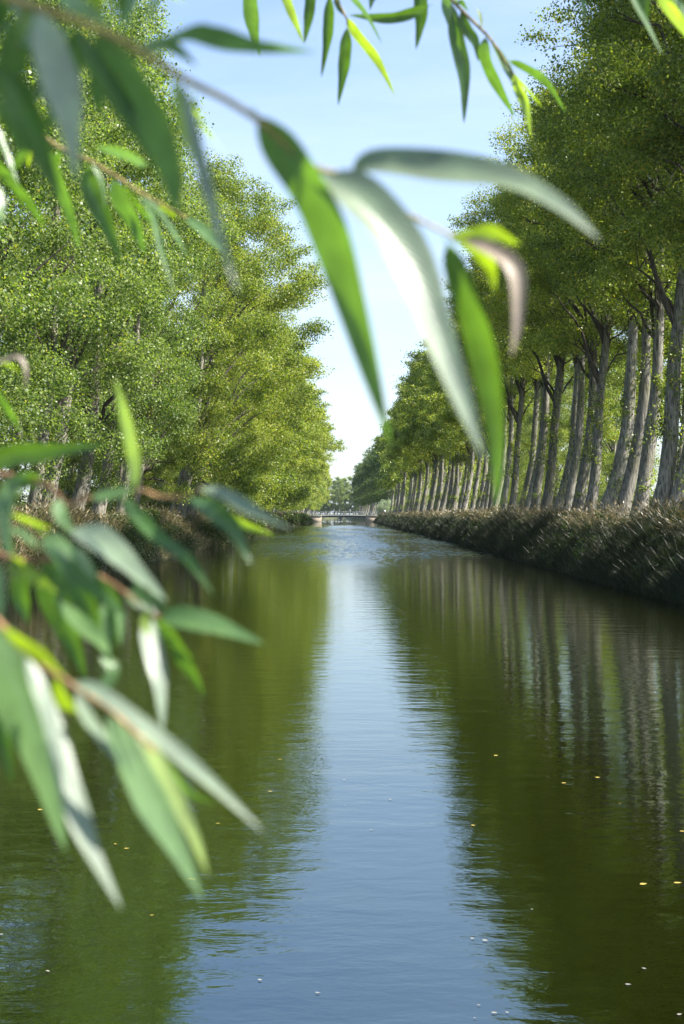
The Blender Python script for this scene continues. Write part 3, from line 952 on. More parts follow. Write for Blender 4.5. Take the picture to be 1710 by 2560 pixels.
# ------------------------------------------------------------------ foreground willow
def willow_leaf_mat(name, top, under, trans, rough=0.27, tmix=0.42, spec=0.95):
    m, nt = new_mat(name)
    geo = N(nt, 'ShaderNodeNewGeometry')
    tc = N(nt, 'ShaderNodeUVMap')
    sep = N(nt, 'ShaderNodeSeparateXYZ')
    nt.links.new(tc.outputs[0], sep.inputs[0])
    d = math_node(nt, 'ABSOLUTE', math_node(nt, 'SUBTRACT', sep.outputs['X'], 0.5))
    rib = ramp(nt, [(0.02, (1, 1, 1)), (0.085, (0.0, 0.0, 0.0))], d).outputs['Color']
    # side veins
    vv = math_node(nt, 'SINE', math_node(nt, 'SUBTRACT', math_node(nt, 'MULTIPLY', sep.outputs['Y'], 190.0), math_node(nt, 'MULTIPLY', d, 60.0)))
    oc = N(nt, 'ShaderNodeTexCoord')
    nz = N(nt, 'ShaderNodeTexNoise', Scale=60.0, Detail=3.0)
    nt.links.new(oc.outputs['Object'], nz.inputs['Vector'])
    col = mixc(nt, geo.outputs['Backfacing'], top, under)
    col = mixc(nt, math_node(nt, 'MULTIPLY', rib, 0.8), col, tuple(min(1, c * 2.2 + 0.06) for c in top))
    tone = ramp(nt, [(0.3, (0.75, 0.75, 0.75)), (0.7, (1.2, 1.2, 1.1))], nz.outputs['Fac']).outputs['Color']
    col = mixc(nt, 1.0, col, tone, 'MULTIPLY')
    sn = N(nt, 'ShaderNodeTexNoise', Scale=210.0, Detail=2.0)
    nt.links.new(oc.outputs['Object'], sn.inputs['Vector'])
    spots = ramp(nt, [(0.68, (0, 0, 0)), (0.72, (0.75,) * 3)], sn.outputs['Fac']).outputs['Color']
    col = mixc(nt, spots, col, (0.06, 0.045, 0.02))
    p = N(nt, 'ShaderNodeBsdfPrincipled')
    p.inputs['Specular IOR Level'].default_value = spec
    rr = math_node(nt, 'ADD', math_node(nt, 'MULTIPLY', geo.outputs['Backfacing'], 0.05), rough)
    nt.links.new(rr, p.inputs['Roughness'])
    nt.links.new(col, p.inputs['Base Color'])
    bp = N(nt, 'ShaderNodeBump', Strength=0.25, Distance=0.0004)
    nt.links.new(vv, bp.inputs['Height'])
    nt.links.new(bp.outputs[0], p.inputs['Normal'])
    t = N(nt, 'ShaderNodeBsdfTranslucent')
    nt.links.new(mixc(nt, 1.0, trans, tone, 'MULTIPLY'), t.inputs['Color'])
    mx = N(nt, 'ShaderNodeMixShader', Fac=tmix)
    nt.links.new(p.outputs[0], mx.inputs[1])
    nt.links.new(t.outputs[0], mx.inputs[2])
    out = N(nt, 'ShaderNodeOutputMaterial')
    nt.links.new(mx.outputs[0], out.inputs['Surface'])
    return m


WL = {
    'g': willow_leaf_mat('willow_leaf', (0.036, 0.082, 0.022), (0.13, 0.225, 0.085), (0.125, 0.26, 0.008)),
    'p': willow_leaf_mat('pale_willow_leaf', (0.05, 0.085, 0.05), (0.19, 0.245, 0.17), (0.10, 0.17, 0.04), 0.32, 0.3, 0.8),
    'y': willow_leaf_mat('young_willow_leaf', (0.16, 0.22, 0.03), (0.25, 0.32, 0.12), (0.34, 0.50, 0.008), tmix=0.5),
    'b': willow_leaf_mat('dry_willow_leaf', (0.20, 0.15, 0.11), (0.26, 0.21, 0.17), (0.14, 0.09, 0.05), 0.5, 0.2),
}
STEM_TAN = bark_material('young_stem', (0.26, 0.20, 0.06), (0.42, 0.33, 0.12))
STEM_RED = bark_material('reddish_stem', (0.20, 0.10, 0.05), (0.36, 0.21, 0.10))
CAM = np.array([0, 0, CAM_H])


def spline(P, n):
    """Catmull-Rom through the points"""
    P = np.asarray(P, float)
    if len(P) == 2:
        return P[0] + (P[1] - P[0]) * np.linspace(0, 1, n)[:, None]
    Q = np.vstack([2 * P[0] - P[1], P, 2 * P[-1] - P[-2]])
    t = np.linspace(0, len(P) - 1 - 1e-6, n)
    i = t.astype(int); u = (t - i)[:, None]
    a, b, c, d = Q[i], Q[i + 1], Q[i + 2], Q[i + 3]
    return 0.5 * (2 * b + (c - a) * u + (2 * a - 5 * b + 4 * c - d) * u ** 2 + (3 * b - a - 3 * c + d) * u ** 3)


class Branch:
    def __init__(s, name, label, stem, dep, wpx, mat, group='willow twigs hanging in front of the lens'):
        pts = [pix(x, y, dd) for (x, y), dd in zip(stem, dep)]
        s.P = spline(pts, 40)
        s.dark = []
        s.root = empty(name, tuple(s.P[0]))
        tag(s.root, label, 'branch', group)
        r = np.linspace(wpx[0], wpx[1], 40) / 2 * np.array([p[1] for p in s.P]) / F_PX
        mb = MB(); mb.tube(s.P - s.P[0], r, 10)
        mb.build('stem', mat, s.root, True)
        s.rng = random.Random(hash(label) % 1000 if False else len(label))

    def leaf(s, pts, w, d0, d1, mode='F', kind='g', under=False, fold=0.25, curl=0.0):
        """pts: photograph pixels from stalk to tip, w: widest breadth in pixels, d0/d1: distance at stalk and tip"""
        n = 22
        w *= 0.84
        k = len(pts)
        C = spline([pix(x, y, d0 + (d1 - d0) * i / (k - 1)) for i, (x, y) in enumerate(pts)], n)
        T = np.gradient(C, axis=0)
        T /= np.linalg.norm(T, axis=1)[:, None]
        v = C - CAM
        v /= np.linalg.norm(v, axis=1)[:, None]
        j = np.array([s.rng.uniform(-0.12, 0.12) for _ in range(3)])
        base = {'T': -v * 0.75 - SUN * 0.75, 'F': -v * 0.8 + SUN * 0.5, 'W': -v + SUN, 'S': SUN + 0 * v, 'D': -v - ((-v) @ SUN)[:, None] * SUN * 1.08}[mode] + j
        Nn = base - (base * T).sum(1)[:, None] * T
        Nn /= np.linalg.norm(Nn, axis=1)[:, None]
        f = -(Nn * v).sum(1)
        if mode != 'S': Nn = np.where((f < 0.35)[:, None], Nn - v * (0.5 - np.minimum(f, 0.35))[:, None] * 1.2, Nn)
        Nn -= (Nn * T).sum(1)[:, None] * T
        Nn /= np.linalg.norm(Nn, axis=1)[:, None]
        B = np.cross(T, Nn)
        vis = np.linalg.norm(B - (B * v).sum(1)[:, None] * v, axis=1)
        u = np.linspace(0, 1, n)
        prof = np.sin(math.pi * np.clip((u - 0.05) / 0.95, 0, 1) ** 0.72) ** 0.85
        prof = np.maximum(prof, 0.045 * (1 - u))
        half = w / 2 * C[:, 1] / F_PX / np.maximum(vis, 0.45) * prof
        half *= 1 + 0.05 * np.sin(u * 17 + len(pts)) * (u > 0.1)
        ac = np.array([-1, -0.55, 0, 0.55, 1.0])
        wave = 0.10 * np.sin(u * 9 + w)
        V = C[:, None] + B[:, None] * (ac[None, :, None] * half[:, None, None]) + Nn[:, None] * (half[:, None, None] * (fold * np.abs(ac) + curl * ac ** 2)[None, :, None] + half[:, None, None] * wave[:, None, None] * np.sign(ac)[None, :, None] * ac[None, :, None] ** 2)
        V = V.reshape(-1, 3) - s.P[0]
        i = (np.arange(n - 1)[:, None] * 5 + np.arange(4)[None]).ravel()
        Q = np.stack([i, i + 1, i + 6, i + 5], -1)
        fn = np.cross(V[Q[:, 1]] - V[Q[:, 0]], V[Q[:, 3]] - V[Q[:, 0]])
        if (fn.sum(0) @ Nn.mean(0) > 0) == under:
            Q = Q[:, ::-1]
        uv = np.stack([np.tile((ac + 1) / 2, n), np.repeat(u, 5)], -1)
        if mode == 'D': s.dark.append(C[n // 2])
        mesh_obj('leaf', build_mesh('leaf', V, [Q], WL[kind], True, uv), s.root)


# A: the thick twig that crosses from the top left corner to the middle
A = Branch('willow_branch', 'thick tan willow twig arching from the top left corner down to the centre',
           [(-80, -60), (27, -4), (165, 41), (233, 66), (329, 115), (457, 195), (567, 250), (660, 312), (775, 412), (868, 440), (951, 498), (1078, 565), (1135, 592)],
           [0.50, 0.50, 0.52, 0.53, 0.54, 0.55, 0.56, 0.57, 0.58, 0.60, 0.62, 0.64, 0.65], (27, 8), STEM_TAN)
L = A.leaf
L([(628, 268), (720, 385), (815, 545), (890, 790), (978, 1112)], 128, 0.57, 0.60, 'T', 'g', True, 0.15)
L([(790, 425), (900, 500), (1010, 640), (1105, 880), (1212, 1150)], 138, 0.58, 0.56, 'F', 'p', True, 0.4)
L([(1112, 592), (1150, 690), (1205, 860), (1240, 1060), (1243, 1278)], 84, 0.65, 0.66, 'T', 'g', False, 0.2)
L([(868, 434), (930, 410), (1073, 424), (1260, 450), (1400, 520), (1502, 600)], 84, 0.60, 0.58, 'W', 'p', True, 0.45)
L([(1120, 588), (1165, 582), (1230, 578), (1300, 612)], 62, 0.65, 0.67, 'T', 'y')
L([(1135, 592), (1190, 620), (1228, 665), (1238, 730)], 40, 0.65, 0.66, 'T', 'y')
L([(1135, 590), (1225, 628), (1285, 680), (1292, 800), (1279, 895)], 52, 0.65, 0.64, 'F', 'b', False, 0.5)
L([(233, 68), (300, 165), (385, 300), (430, 430), (445, 540)], 112, 0.53, 0.56, 'T', 'g', True)
L([(185, 50), (235, 160), (320, 290), (378, 408)], 66, 0.52, 0.56, 'D')
L([(88, 18), (120, 120), (165, 270), (190, 455)], 112, 0.50, 0.52, 'W', 'p', True, 0.1)
L([(-30, 165), (35, 230), (85, 340), (150, 500)], 105, 0.52, 0.55, 'D', 'g')
L([(331, 116), (400, 95), (490, 70), (600, 102), (700, 118), (795, 130)], 78, 0.54, 0.62, 'T', 'g', True)
L([(350, 125), (420, 110), (493, 163)], 40, 0.55, 0.60, 'D')
L([(452, 192), (468, 290), (505, 440), (550, 600), (600, 742)], 40, 0.55, 0.53, 'F', 'p', True, 0.6)
L([(480, 215), (498, 290), (530, 340), (572, 392)], 26, 0.62, 0.85, 'T', 'y')
L([(430, 178), (455, 270), (468, 340), (482, 400)], 40, 0.56, 0.60, 'T', 'y', True)
L([(190, 55), (130, 100), (60, 95), (0, 60)], 50, 0.53, 0.6, 'D')
L([(60, 6), (40, 40), (50, 100), (76, 108)], 26, 0.51, 0.56, 'W', 'g', True)
L([(110, 20), (60, 60), (20, 130), (-20, 240)], 62, 0.51, 0.6, 'D')
L([(120, -60), (170, 0), (215, 25), (280, 62)], 62, 0.55, 0.58, 'F', 'g', True)
L([(235, -60), (240, -10), (246, 30)], 40, 0.62, 0.66, 'T', 'y')
L([(262, -50), (275, 0), (292, 58)], 20, 0.60, 0.62, 'F', 'g', True)
L([(345, -30), (325, 15), (298, 78)], 28, 0.62, 0.6, 'W', 'g', True)
L([(395, -60), (385, 0), (366, 66)], 26, 0.62, 0.6, 'W', 'g', True)
L([(320, -70), (312, -10), (300, 52)], 42, 0.66, 0.7, 'D')
L([(30, -40), (10, 0), (-5, 90)], 60, 0.56, 0.6, 'D')
L([(85, 60), (150, 130), (110, 210), (60, 260)], 50, 0.60, 0.66, 'D')
L([(395, -30), (435, -6), (474, 16)], 20, 0.8, 0.85, 'T', 'y')
L([(10, 40), (40, 110), (30, 180), (0, 260)], 70, 0.62, 0.68, 'D')
L([(110, 30), (100, 130), (130, 220), (125, 330)], 62, 0.6, 0.66, 'D')
L([(190, 60), (180, 160), (165, 240), (100, 330)], 70, 0.62, 0.7, 'D')
L([(-20, 250), (30, 300), (60, 360), (30, 430)], 60, 0.7, 0.8, 'D')
L([(240, 75), (255, 150), (240, 230), (260, 300)], 50, 0.62, 0.7, 'D')
L([(150, 35), (70, 20), (20, -10), (-40, -20)], 60, 0.6, 0.7, 'D')
L([(980, 512), (1005, 570), (1020, 610)], 22, 0.62, 0.6, 'F', 'g', True)

# unseen leaves added above the frame towards the sun to shade the ones below
tgts = [c for c in A.dark for _ in range(3)] + [A.P[A.rng.randrange(2, 20)] - np.array([0, 0, A.rng.uniform(0, 0.08)]) for _ in range(16)]
n_up = 0
for tgt in tgts:
    c = tgt + SUN * A.rng.uniform(0.28, 0.40) + np.array([A.rng.uniform(-0.025, 0.025) for _ in range(3)])
    dv = np.cross(SUN, [A.rng.uniform(-1, 1), A.rng.uniform(-1, 1), A.rng.uniform(-1, 1)])
    dv *= 0.065 / np.linalg.norm(dv)
    if (c[2] - 0.08 - CAM_H) * F_PX / c[1] < 1330 or c[1] < 0.2 or n_up > 58: continue
    n_up += 1
    L([(VPX + q[0] / q[1] * F_PX, VPY - (q[2] - CAM_H) / q[1] * F_PX) for q in (c - dv, c, c + dv)], 0.030 / c[1] * F_PX, c[1] - dv[1], c[1] + dv[1], 'S', 'g')

# B: a thinner twig behind it
B = Branch('willow_branch', 'thin yellow-green willow twig with short drooping leaves, behind the thick twig at upper left',
           [(60, 300), (150, 370), (226, 403), (300, 448), (349, 480), (425, 523), (470, 546)], [1.10, 1.08, 1.06, 1.05, 1.05, 1.05, 1.05], (12, 6), STEM_TAN)
L = B.leaf
L([(222, 402), (225, 470), (262, 550), (303, 655)], 58, 1.05, 1.10, 'D', 'g')
L([(228, 405), (255, 460), (262, 520)], 14, 1.04, 1.05, 'W', 'g', True)
L([(285, 440), (305, 500), (338, 560), (362, 632)], 52, 1.05, 1.08, 'T', 'g', True)
L([(345, 480), (380, 540), (400, 620), (440, 738)], 20, 1.05, 1.0, 'F', 'g', True, 0.6)
L([(352, 482), (400, 530), (445, 600), (468, 642)], 17, 1.06, 1.1, 'F', 'g', True)
L([(300, 450), (350, 520), (385, 560), (395, 612)], 18, 1.06, 1.1, 'T', 'g')
L([(395, 508), (418, 520), (440, 545)], 24, 1.05, 1.06, 'T', 'y')
L([(460, 540), (500, 570), (530, 600), (570, 645)], 36, 1.05, 1.02, 'F', 'g', True)
L([(108, 335), (140, 430), (172, 520), (199, 625)], 38, 1.08, 1.12, 'T', 'g', True)
L([(-30, 380), (30, 450), (70, 500), (112, 568)], 46, 0.98, 1.05, 'T', 'g')
L([(-20, 290), (15, 380), (48, 468)], 16, 1.0, 1.0, 'W', 'g', True)
L([(245, 412), (375, 415), (310, 382), (238, 366)][1:], 42, 0.9, 1.0, 'T', 'g', True)
L([(60, 300), (75, 350), (70, 420)], 24, 1.1, 1.15, 'T', 'y')
L([(150, 370), (130, 430), (145, 500)], 30, 1.12, 1.2, 'D')
L([(-30, 430), (-5, 500), (6, 560)], 30, 0.9, 0.9, 'W', 'g', True)

# C: sprig hanging in at the top centre
Cc = Branch('willow_branch', 'dark-leaved willow sprig hanging from the top edge at the centre',
            [(560, -170), (640, -80), (760, -40), (825, -20), (864, 40), (868, 62)], [1.9, 1.9, 1.9, 1.9, 1.9, 1.9], (9, 4), STEM_TAN)
L = Cc.leaf
L([(640, -80), (628, -20), (634, 60), (650, 142)], 47, 1.9, 1.95, 'T', 'g', True)
L([(700, -62), (715, -10), (738, 50), (759, 108)], 28, 1.9, 1.9, 'T', 'y', True)
L([(760, -40), (775, -10), (770, 50), (760, 110)], 34, 1.9, 1.95, 'D')
L([(825, -18), (822, 40), (818, 100), (803, 194)], 34, 1.9, 1.95, 'D', 'g', False, 0.5)
L([(868, 62), (864, 120), (858, 180), (845, 264)], 38, 1.9, 1.95, 'D')
L([(862, 38), (895, 85), (945, 150), (990, 242)], 31, 1.9, 1.9, 'T', 'y', True)
L([(855, -30), (890, 0), (922, 42), (956, 110)], 21, 1.85, 1.8, 'T', 'g', True)
L([(838, -16), (846, 15), (862, 40)], 18, 1.9, 1.9, 'D')
L([(1010, -60), (940, -20), (924, 26)], 26, 1.9, 1.9, 'D')

# C right: pale stem
Cr = Branch('willow_branch', 'pale-stemmed willow sprig hanging from the top edge right of centre, against the sky',
            [(1010, -130), (1070, -60), (1125, -5), (1162, 33), (1225, 96), (1270, 165), (1295, 205)], [1.85, 1.82, 1.8, 1.78, 1.75, 1.72, 1.7], (12, 5), STEM_TAN)
L = Cr.leaf
L([(1085, -45), (1082, 10), (985, 44), (872, 37)][1:], 34, 1.8, 1.85, 'D')
L([(1060, -70), (1052, -10), (1052, 50), (1040, 124)], 43, 1.82, 1.85, 'D', 'g', False)
L([(1105, -25), (1122, 20), (1140, 75), (1152, 128)], 36, 1.8, 1.78, 'T', 'g', True)
L([(1130, 0), (1140, 90), (1160, 190), (1160, 310)], 46, 1.78, 1.8, 'D')
L([(1150, 22), (1165, 70), (1188, 105), (1196, 154)], 32, 1.78, 1.8, 'D')
L([(1140, 10), (1150, 0), (1172, 28)], 20, 1.78, 1.8, 'T', 'g')
L([(1215, 86), (1215, 140), (1245, 210), (1288, 292)], 38, 1.75, 1.78, 'T', 'g', True)
L([(1225, 96), (1250, 140), (1275, 190), (1305, 250)], 30, 1.75, 1.7, 'W', 'g', True)
L([(1285, 180), (1295, 215), (1315, 260), (1328, 340)], 32, 1.7, 1.7, 'T', 'y', True)
L([(1268, 150), (1310, 165), (1368, 205), (1416, 282)], 25, 1.72, 1.7, 'T', 'g', True)
L([(1285, 185), (1325, 230), (1356, 268)], 9, 1.7, 1.7, 'T', 'y')
L([(1318, 182), (1345, 180), (1373, 173)], 9, 1.72, 1.75, 'D')
L([(1205, 72), (1200, 40), (1190, 14)], 10, 1.76, 1.76, 'W', 'y')

# D: top right corner
Dd = Branch('willow_branch', 'willow sprig whose leaf tips hang in at the top right corner',
            [(1400, -150), (1480, -100), (1570, -70), (1660, -50), (1760, -40)], [1.6, 1.5, 1.4, 1.35, 1.3], (10, 7), STEM_TAN)
L = Dd.leaf
L([(1470, -105), (1455, -40), (1463, 58)], 22, 1.5, 1.5, 'D')
L([(1560, -72), (1585, 0), (1622, 70), (1656, 137)], 17, 1.4, 1.35, 'F', 'g', True)
L([(1600, -65), (1605, -10), (1618, 56)], 42, 1.4, 1.42, 'D', 'g')
L([(1640, -55), (1665, 0), (1712, 65), (1770, 160)], 44, 1.35, 1.3, 'T', 'y', True)
L([(1650, -52), (1690, 0), (1730, 60), (1760, 100)], 22, 1.33, 1.28, 'W', 'g', True)

# E: cluster at the left, middle height
E_ = Branch('willow_branch', 'leafy willow twig reaching in from the left edge above the reeds',
            [(-90, 1180), (20, 1190), (120, 1215), (165, 1262), (225, 1246), (345, 1226), (400, 1242), (470, 1240), (500, 1224)],
            [0.80, 0.78, 0.74, 0.72, 0.71, 0.70, 0.70, 0.69, 0.68], (17, 6), STEM_RED)
L = E_.leaf
L([(-60, 1172), (20, 1140), (120, 1128), (262, 1112)], 66, 0.80, 0.78, 'D')
L([(342, 1226), (338, 1150), (318, 1060), (287, 945)], 64, 0.70, 0.76, 'T', 'y', True, 0.12)
L([(470, 1240), (520, 1270), (580, 1325), (630, 1415)], 68, 0.69, 0.66, 'F', 'g', False)
L([(490, 1218), (560, 1240), (630, 1280), (730, 1324)], 44, 0.68, 0.66, 'W', 'p', True, 0.35)
L([(310, 1232), (345, 1300), (400, 1360), (465, 1400), (535, 1490)], 56, 0.71, 0.66, 'W', 'g', False, 0.5)
L([(300, 1236), (340, 1290), (400, 1345)], 36, 0.72, 0.75, 'D')
L([(520, 1240), (600, 1305), (690, 1340)], 34, 0.9, 1.0, 'D', 'y')
L([(225, 1246), (280, 1235), (345, 1222)], 30, 0.69, 0.69, 'W', 'g', True)
L([(-20, 960), (20, 1020), (56, 1085)], 26, 0.9, 0.95, 'T', 'g')
L([(-40, 920), (10, 900), (48, 893), (66, 930), (60, 978)], 16, 0.9, 0.9, 'F', 'b')
L([(-30, 900), (15, 908), (54, 932)], 13, 0.9, 0.92, 'T', 'y')
L([(120, 1215), (60, 1195), (15, 1250), (0, 1330)], 56, 0.76, 0.74, 'T', 'g', True)
L([(30, 1195), (30, 1270), (22, 1340), (40, 1430)], 60, 0.76, 0.72, 'T', 'g')
L([(150, 1245), (150, 1290), (190, 1345)], 44, 0.72, 0.7, 'F', 'g', True)

# F: crowded cluster below it
Ff = Branch('willow_branch', 'crowded willow twig with pale glossy leaves over the left waterline',
            [(-100, 1330), (16, 1392), (90, 1400), (160, 1405), (230, 1430), (310, 1480), (370, 1530), (400, 1545)],
            [0.66, 0.66, 0.66, 0.66, 0.66, 0.66, 0.66, 0.66], (14, 7), STEM_RED)
L = Ff.leaf
L([(180, 1320), (235, 1345), (310, 1405), (418, 1505)], 92, 0.66, 0.62, 'F', 'p', True, 0.3)
L([(190, 1318), (250, 1350), (320, 1385), (385, 1450)], 30, 0.67, 0.66, 'T', 'y')
L([(105, 1345), (160, 1390), (220, 1460), (322, 1550)], 90, 0.66, 0.63, 'F', 'g', False, 0.3)
L([(100, 1350), (135, 1358), (165, 1385), (180, 1420)], 56, 0.63, 0.62, 'W', 'g', True)
L([(175, 1365), (205, 1400), (240, 1455)], 36, 0.62, 0.62, 'W', 'g', True)
L([(20, 1320), (60, 1340), (100, 1376)], 34, 0.66, 0.64, 'W', 'g', True)
L([(25, 1284), (80, 1304), (132, 1322)], 20, 0.72, 0.7, 'T', 'y')
L([(80, 1312), (100, 1325), (122, 1348)], 16, 0.72, 0.7, 'F', 'y')
L([(16, 1392), (70, 1425), (145, 1482)], 46, 0.66, 0.66, 'T', 'y', True)
L([(30, 1400), (40, 1430), (30, 1460)], 36, 0.66, 0.66, 'T', 'y')
L([(150, 1500), (190, 1550), (245, 1600), (278, 1648)], 52, 0.66, 0.64, 'F', 'g', True)
L([(120, 1404), (180, 1450), (230, 1540), (245, 1620)], 66, 0.70, 0.72, 'D')
L([(140, 1405), (130, 1480), (170, 1570), (215, 1700)], 90, 0.74, 0.78, 'D')
L([(255, 1500), (262, 1560), (268, 1625)], 28, 0.72, 0.72, 'F', 'g', True)
L([(290, 1500), (300, 1560), (302, 1618)], 22, 0.72, 0.72, 'F', 'g', True)
L([(372, 1532), (375, 1600), (396, 1700), (408, 1830)], 62, 0.66, 0.64, 'W', 'p', True, 0.2)
L([(395, 1540), (460, 1545), (550, 1568), (662, 1610)], 70, 0.66, 0.64, 'F', 'g', True, 0.2)
L([(385, 1538), (430, 1590), (470, 1660), (515, 1748)], 54, 0.66, 0.68, 'T', 'g', False)
L([(310, 1480), (340, 1500), (395, 1540)], 44, 0.66, 0.66, 'F', 'g')
L([(370, 1528), (362, 1560), (372, 1590)], 34, 0.64, 0.64, 'F', 'y')
L([(330, 1440), (380, 1490), (420, 1530)], 46, 0.70, 0.70, 'D')
L([(-20, 1250), (5, 1310), (26, 1380)], 36, 0.60, 0.60, 'W', 'g', True)
L([(-5, 1400), (-4, 1480), (4, 1555)], 36, 0.60, 0.60, 'W', 'g', True)
L([(60, 1400), (50, 1480), (70, 1560)], 60, 0.78, 0.80, 'D')
L([(90, 1402), (150, 1450), (160, 1530), (140, 1600)], 50, 0.72, 0.74, 'D')
L([(245, 1640), (280, 1670), (262, 1720), (250, 1745)], 42, 0.7, 0.7, 'F', 'g', True)
L([(200, 1420), (260, 1470), (290, 1540), (275, 1640)], 52, 0.74, 0.76, 'D')

# G: reddish twig at the lower left
Gg = Branch('willow_branch', 'reddish-brown willow twig with large pale leaves over the lower left water',
            [(-90, 1470), (0, 1562), (66, 1632), (172, 1708), (270, 1772), (330, 1826), (390, 1880)], [0.55, 0.55, 0.55, 0.55, 0.55, 0.55, 0.55], (22, 9), STEM_RED)
L = Gg.leaf
L([(0, 1565), (60, 1605), (110, 1640), (165, 1695)], 40, 0.54, 0.54, 'T', 'y')
L([(-40, 1520), (20, 1680), (80, 1830), (165, 2130)], 165, 0.55, 0.58, 'F', 'g', True, 0.2)
L([(60, 1630), (105, 1740), (145, 1870), (185, 1990)], 50, 0.53, 0.52, 'F', 'p', True, 0.1)
L([(100, 1680), (150, 1900), (210, 2090), (304, 2274)], 74, 0.56, 0.52, 'W', 'p', True, 0.3)
L([(140, 1690), (160, 1745), (195, 1782)], 40, 0.56, 0.56, 'T', 'y')
L([(190, 1722), (212, 1785), (255, 1850), (302, 1918)], 40, 0.55, 0.53, 'W', 'p', True)
L([(262, 1770), (300, 1850), (365, 1990), (440, 2120), (508, 2252)], 96, 0.55, 0.56, 'F', 'g', True, 0.25)
L([(330, 1826), (370, 1870), (425, 1975), (485, 2095), (521, 2192)], 52, 0.56, 0.57, 'F', 'y', True, 0.3)
L([(345, 1840), (405, 1900), (470, 1975), (540, 2012)], 44, 0.58, 0.62, 'T', 'g')
L([(172, 1704), (250, 1735), (420, 1868), (540, 1970), (658, 2080)], 50, 0.54, 0.52, 'F', 'p', True, 0.35)
L([(-60, 1620), (-20, 1720), (10, 1850), (30, 1960)], 60, 0.6, 0.62, 'D')


# ------------------------------------------------------------------ fallen leaves on the water
def floating_leaves():
    yel = plain('fallen_yellow', (0.36, 0.27, 0.05), 0.6, 0.25, 40)
    pal = plain('fallen_pale', (0.24, 0.23, 0.19), 0.8, 0.2, 40)
    spots = [(676, 1980, 0), (976, 2000, 1), (861, 1951, 1), (864, 2015, 1), (545, 2060, 0), (289, 2112, 0), (317, 2123, 0), (101, 2026, 0), (480, 2200, 0), (1181, 2348, 1), (1213, 2353, 1),
             (1183, 2065, 0), (1410, 1959, 0), (1494, 1945, 0), (1694, 2209, 0), (1706, 2080, 0), (1197, 2515, 1), (1236, 2534, 1), (1268, 2533, 1), (1187, 2547, 1), (1570, 2463, 1), (1610, 2423, 1),
             (928, 2076, 1), (794, 2484, 1), (1698, 2538, 1), (1608, 2212, 0), (120, 2430, 1), (4, 2338, 1), (650, 2452, 1), (1330, 2275, 1), (1240, 1890, 0), (700, 1900, 0), (1550, 2010, 0), (380, 2290, 0)]
    rng = random.Random(2)
    meshes = []
    for mat in (yel, pal):
        for k in range(2):
            n = 7
            u = np.linspace(0, 1, n)
            h = 0.5 * np.sin(math.pi * u ** 0.8) * (0.62 if k else 0.45)
            V, Q = [], []
            for i in range(n):
                bend = 0.10 * (u[i] - 0.5) ** 2
                V += [[u[i] - 0.5, -h[i], 0.10 * h[i] + bend], [u[i] - 0.5, 0, bend * 0.6], [u[i] - 0.5, h[i], 0.16 * h[i] + bend]]
            for i in range(n - 1):
                for j in range(2):
                    a = i * 3 + j
                    Q.append([a, a + 3, a + 4, a + 1])
            meshes.append(build_mesh('fallen_leaf', V, [np.array(Q)], mat, True))
    for (x, y, c) in spots:
        d = CAM_H * F_PX / (y - VPY)
        o = mesh_obj('fallen_leaf', meshes[c * 2 + rng.randrange(2)])
        o.location = ((x - VPX) / F_PX * d, d, 0.006)
        o.rotation_euler = (rng.uniform(-0.06, 0.06), rng.uniform(-0.06, 0.06), rng.uniform(-0.7, 0.7))
        s = rng.uniform(0.022, 0.055) * (0.65 if c else 1.0)
        o.scale = (s, s, s)
        if c: tag(o, 'tiny pale fallen leaf floating on the canal water', 'leaf', 'pale leaves floating on the canal')
        else: tag(o, 'small yellow fallen leaf floating on the canal water', 'leaf', 'yellow leaves floating on the canal')


floating_leaves()

# ------------------------------------------------------------------ air
hz = bpy.data.materials.new('thin_haze')
hz.use_nodes = True
hn = hz.node_tree
for n in list(hn.nodes): hn.nodes.remove(n)
pv = hn.nodes.new('ShaderNodeVolumePrincipled')
pv.inputs['Color'].default_value = (0.86, 0.92, 1.0, 1)
pv.inputs['Density'].default_value = 0.00007
pv.inputs['Anisotropy'].default_value = 0.2
ho = hn.nodes.new('ShaderNodeOutputMaterial')
hn.links.new(pv.outputs[0], ho.inputs['Volume'])
hb_ = MB(); hb_.box((0, 3000, 14.0), (6400, 6200, 33.5))
tag(hb_.build('haze', hz), kind='stuff')

# ------------------------------------------------------------------ light, sky, camera
world = bpy.data.worlds.new('World')
scene.world = world
world.use_nodes = True
nt = world.node_tree
sky = nt.nodes.new('ShaderNodeTexSky')
sky.sky_type = 'NISHITA'
sky.sun_disc = False
sky.sun_elevation = SUN_EL
sky.sun_rotation = math.pi / 2 - SUN_AZ
sky.altitude = 0
sky.air_density = 1.0
sky.dust_density = 1.2
sky.ozone_density = 2.0
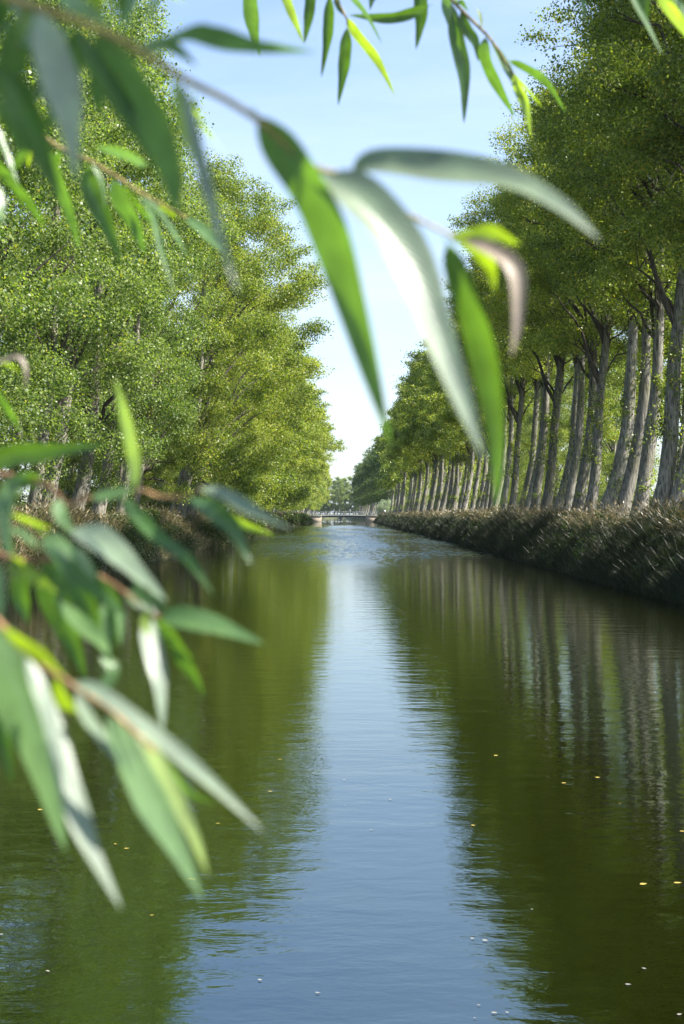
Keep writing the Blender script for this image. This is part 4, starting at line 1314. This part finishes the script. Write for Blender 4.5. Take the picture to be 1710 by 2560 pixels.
# thin high cloud, thicker towards the horizon
tc = nt.nodes.new('ShaderNodeTexCoord')
sp = nt.nodes.new('ShaderNodeSeparateXYZ')
nt.links.new(tc.outputs['Generated'], sp.inputs[0])
mp = N(nt, 'ShaderNodeMapping')
mp.inputs['Scale'].default_value = (1.0, 1.0, 5.0)
nt.links.new(tc.outputs['Generated'], mp.inputs['Vector'])
cn = N(nt, 'ShaderNodeTexNoise', Scale=2.2, Detail=6.0, Roughness=0.6, Distortion=0.6)
nt.links.new(mp.outputs[0], cn.inputs['Vector'])
veil = ramp(nt, [(0.0, (0.55,) * 3), (0.10, (0.36,) * 3), (0.20, (0.28,) * 3), (0.36, (0.20,) * 3), (0.6, (0.05,) * 3)], sp.outputs['Z']).outputs['Color']
wisps = ramp(nt, [(0.35, (0.55,) * 3), (0.7, (1.8,) * 3)], cn.outputs['Fac']).outputs['Color']
vf = mixc(nt, 1.0, veil, wisps, 'MULTIPLY')
blue = mixc(nt, 1.0, sky.outputs[0], (0.94, 0.99, 1.08), 'MULTIPLY')
skyc = mixc(nt, vf, blue, (4.0, 4.45, 4.8))
nt.links.new(skyc, nt.nodes['Background'].inputs['Color'])
nt.nodes['Background'].inputs['Strength'].default_value = 0.10

sl = bpy.data.lights.new('sun', 'SUN')
sl.energy = 5.0
sl.angle = R(0.55)
sl.color = (1.0, 0.95, 0.86)
so = bpy.data.objects.new('sun', sl)
COL.objects.link(so)
so.rotation_euler = Vector(tuple(SUN)).to_track_quat('Z', 'Y').to_euler()
so.location = (40, -10, 60)

cam = bpy.data.cameras.new('camera')
cam.sensor_fit = 'VERTICAL'
cam.sensor_height = 36
cam.lens = 50
cam.clip_start = 0.05
cam.clip_end = 9000
cam.dof.use_dof = True
cam.dof.focus_distance = 75
cam.dof.aperture_fstop = 10.0
co = bpy.data.objects.new('camera', cam)
COL.objects.link(co)
co.location = (0, 0, CAM_H)
co.rotation_euler = (R(90) + math.atan((VPY - 1280) / F_PX), 0, math.atan((VPX - 855) / F_PX))
scene.camera = co

scene.view_settings.view_transform = 'Standard'
scene.view_settings.look = 'None'
scene.view_settings.exposure = 1.5
scene.view_settings.gamma = 1.0
scene.cycles.max_bounces = 8
scene.cycles.diffuse_bounces = 3
scene.cycles.glossy_bounces = 4
scene.cycles.transmission_bounces = 4
scene.cycles.sample_clamp_indirect = 6.0
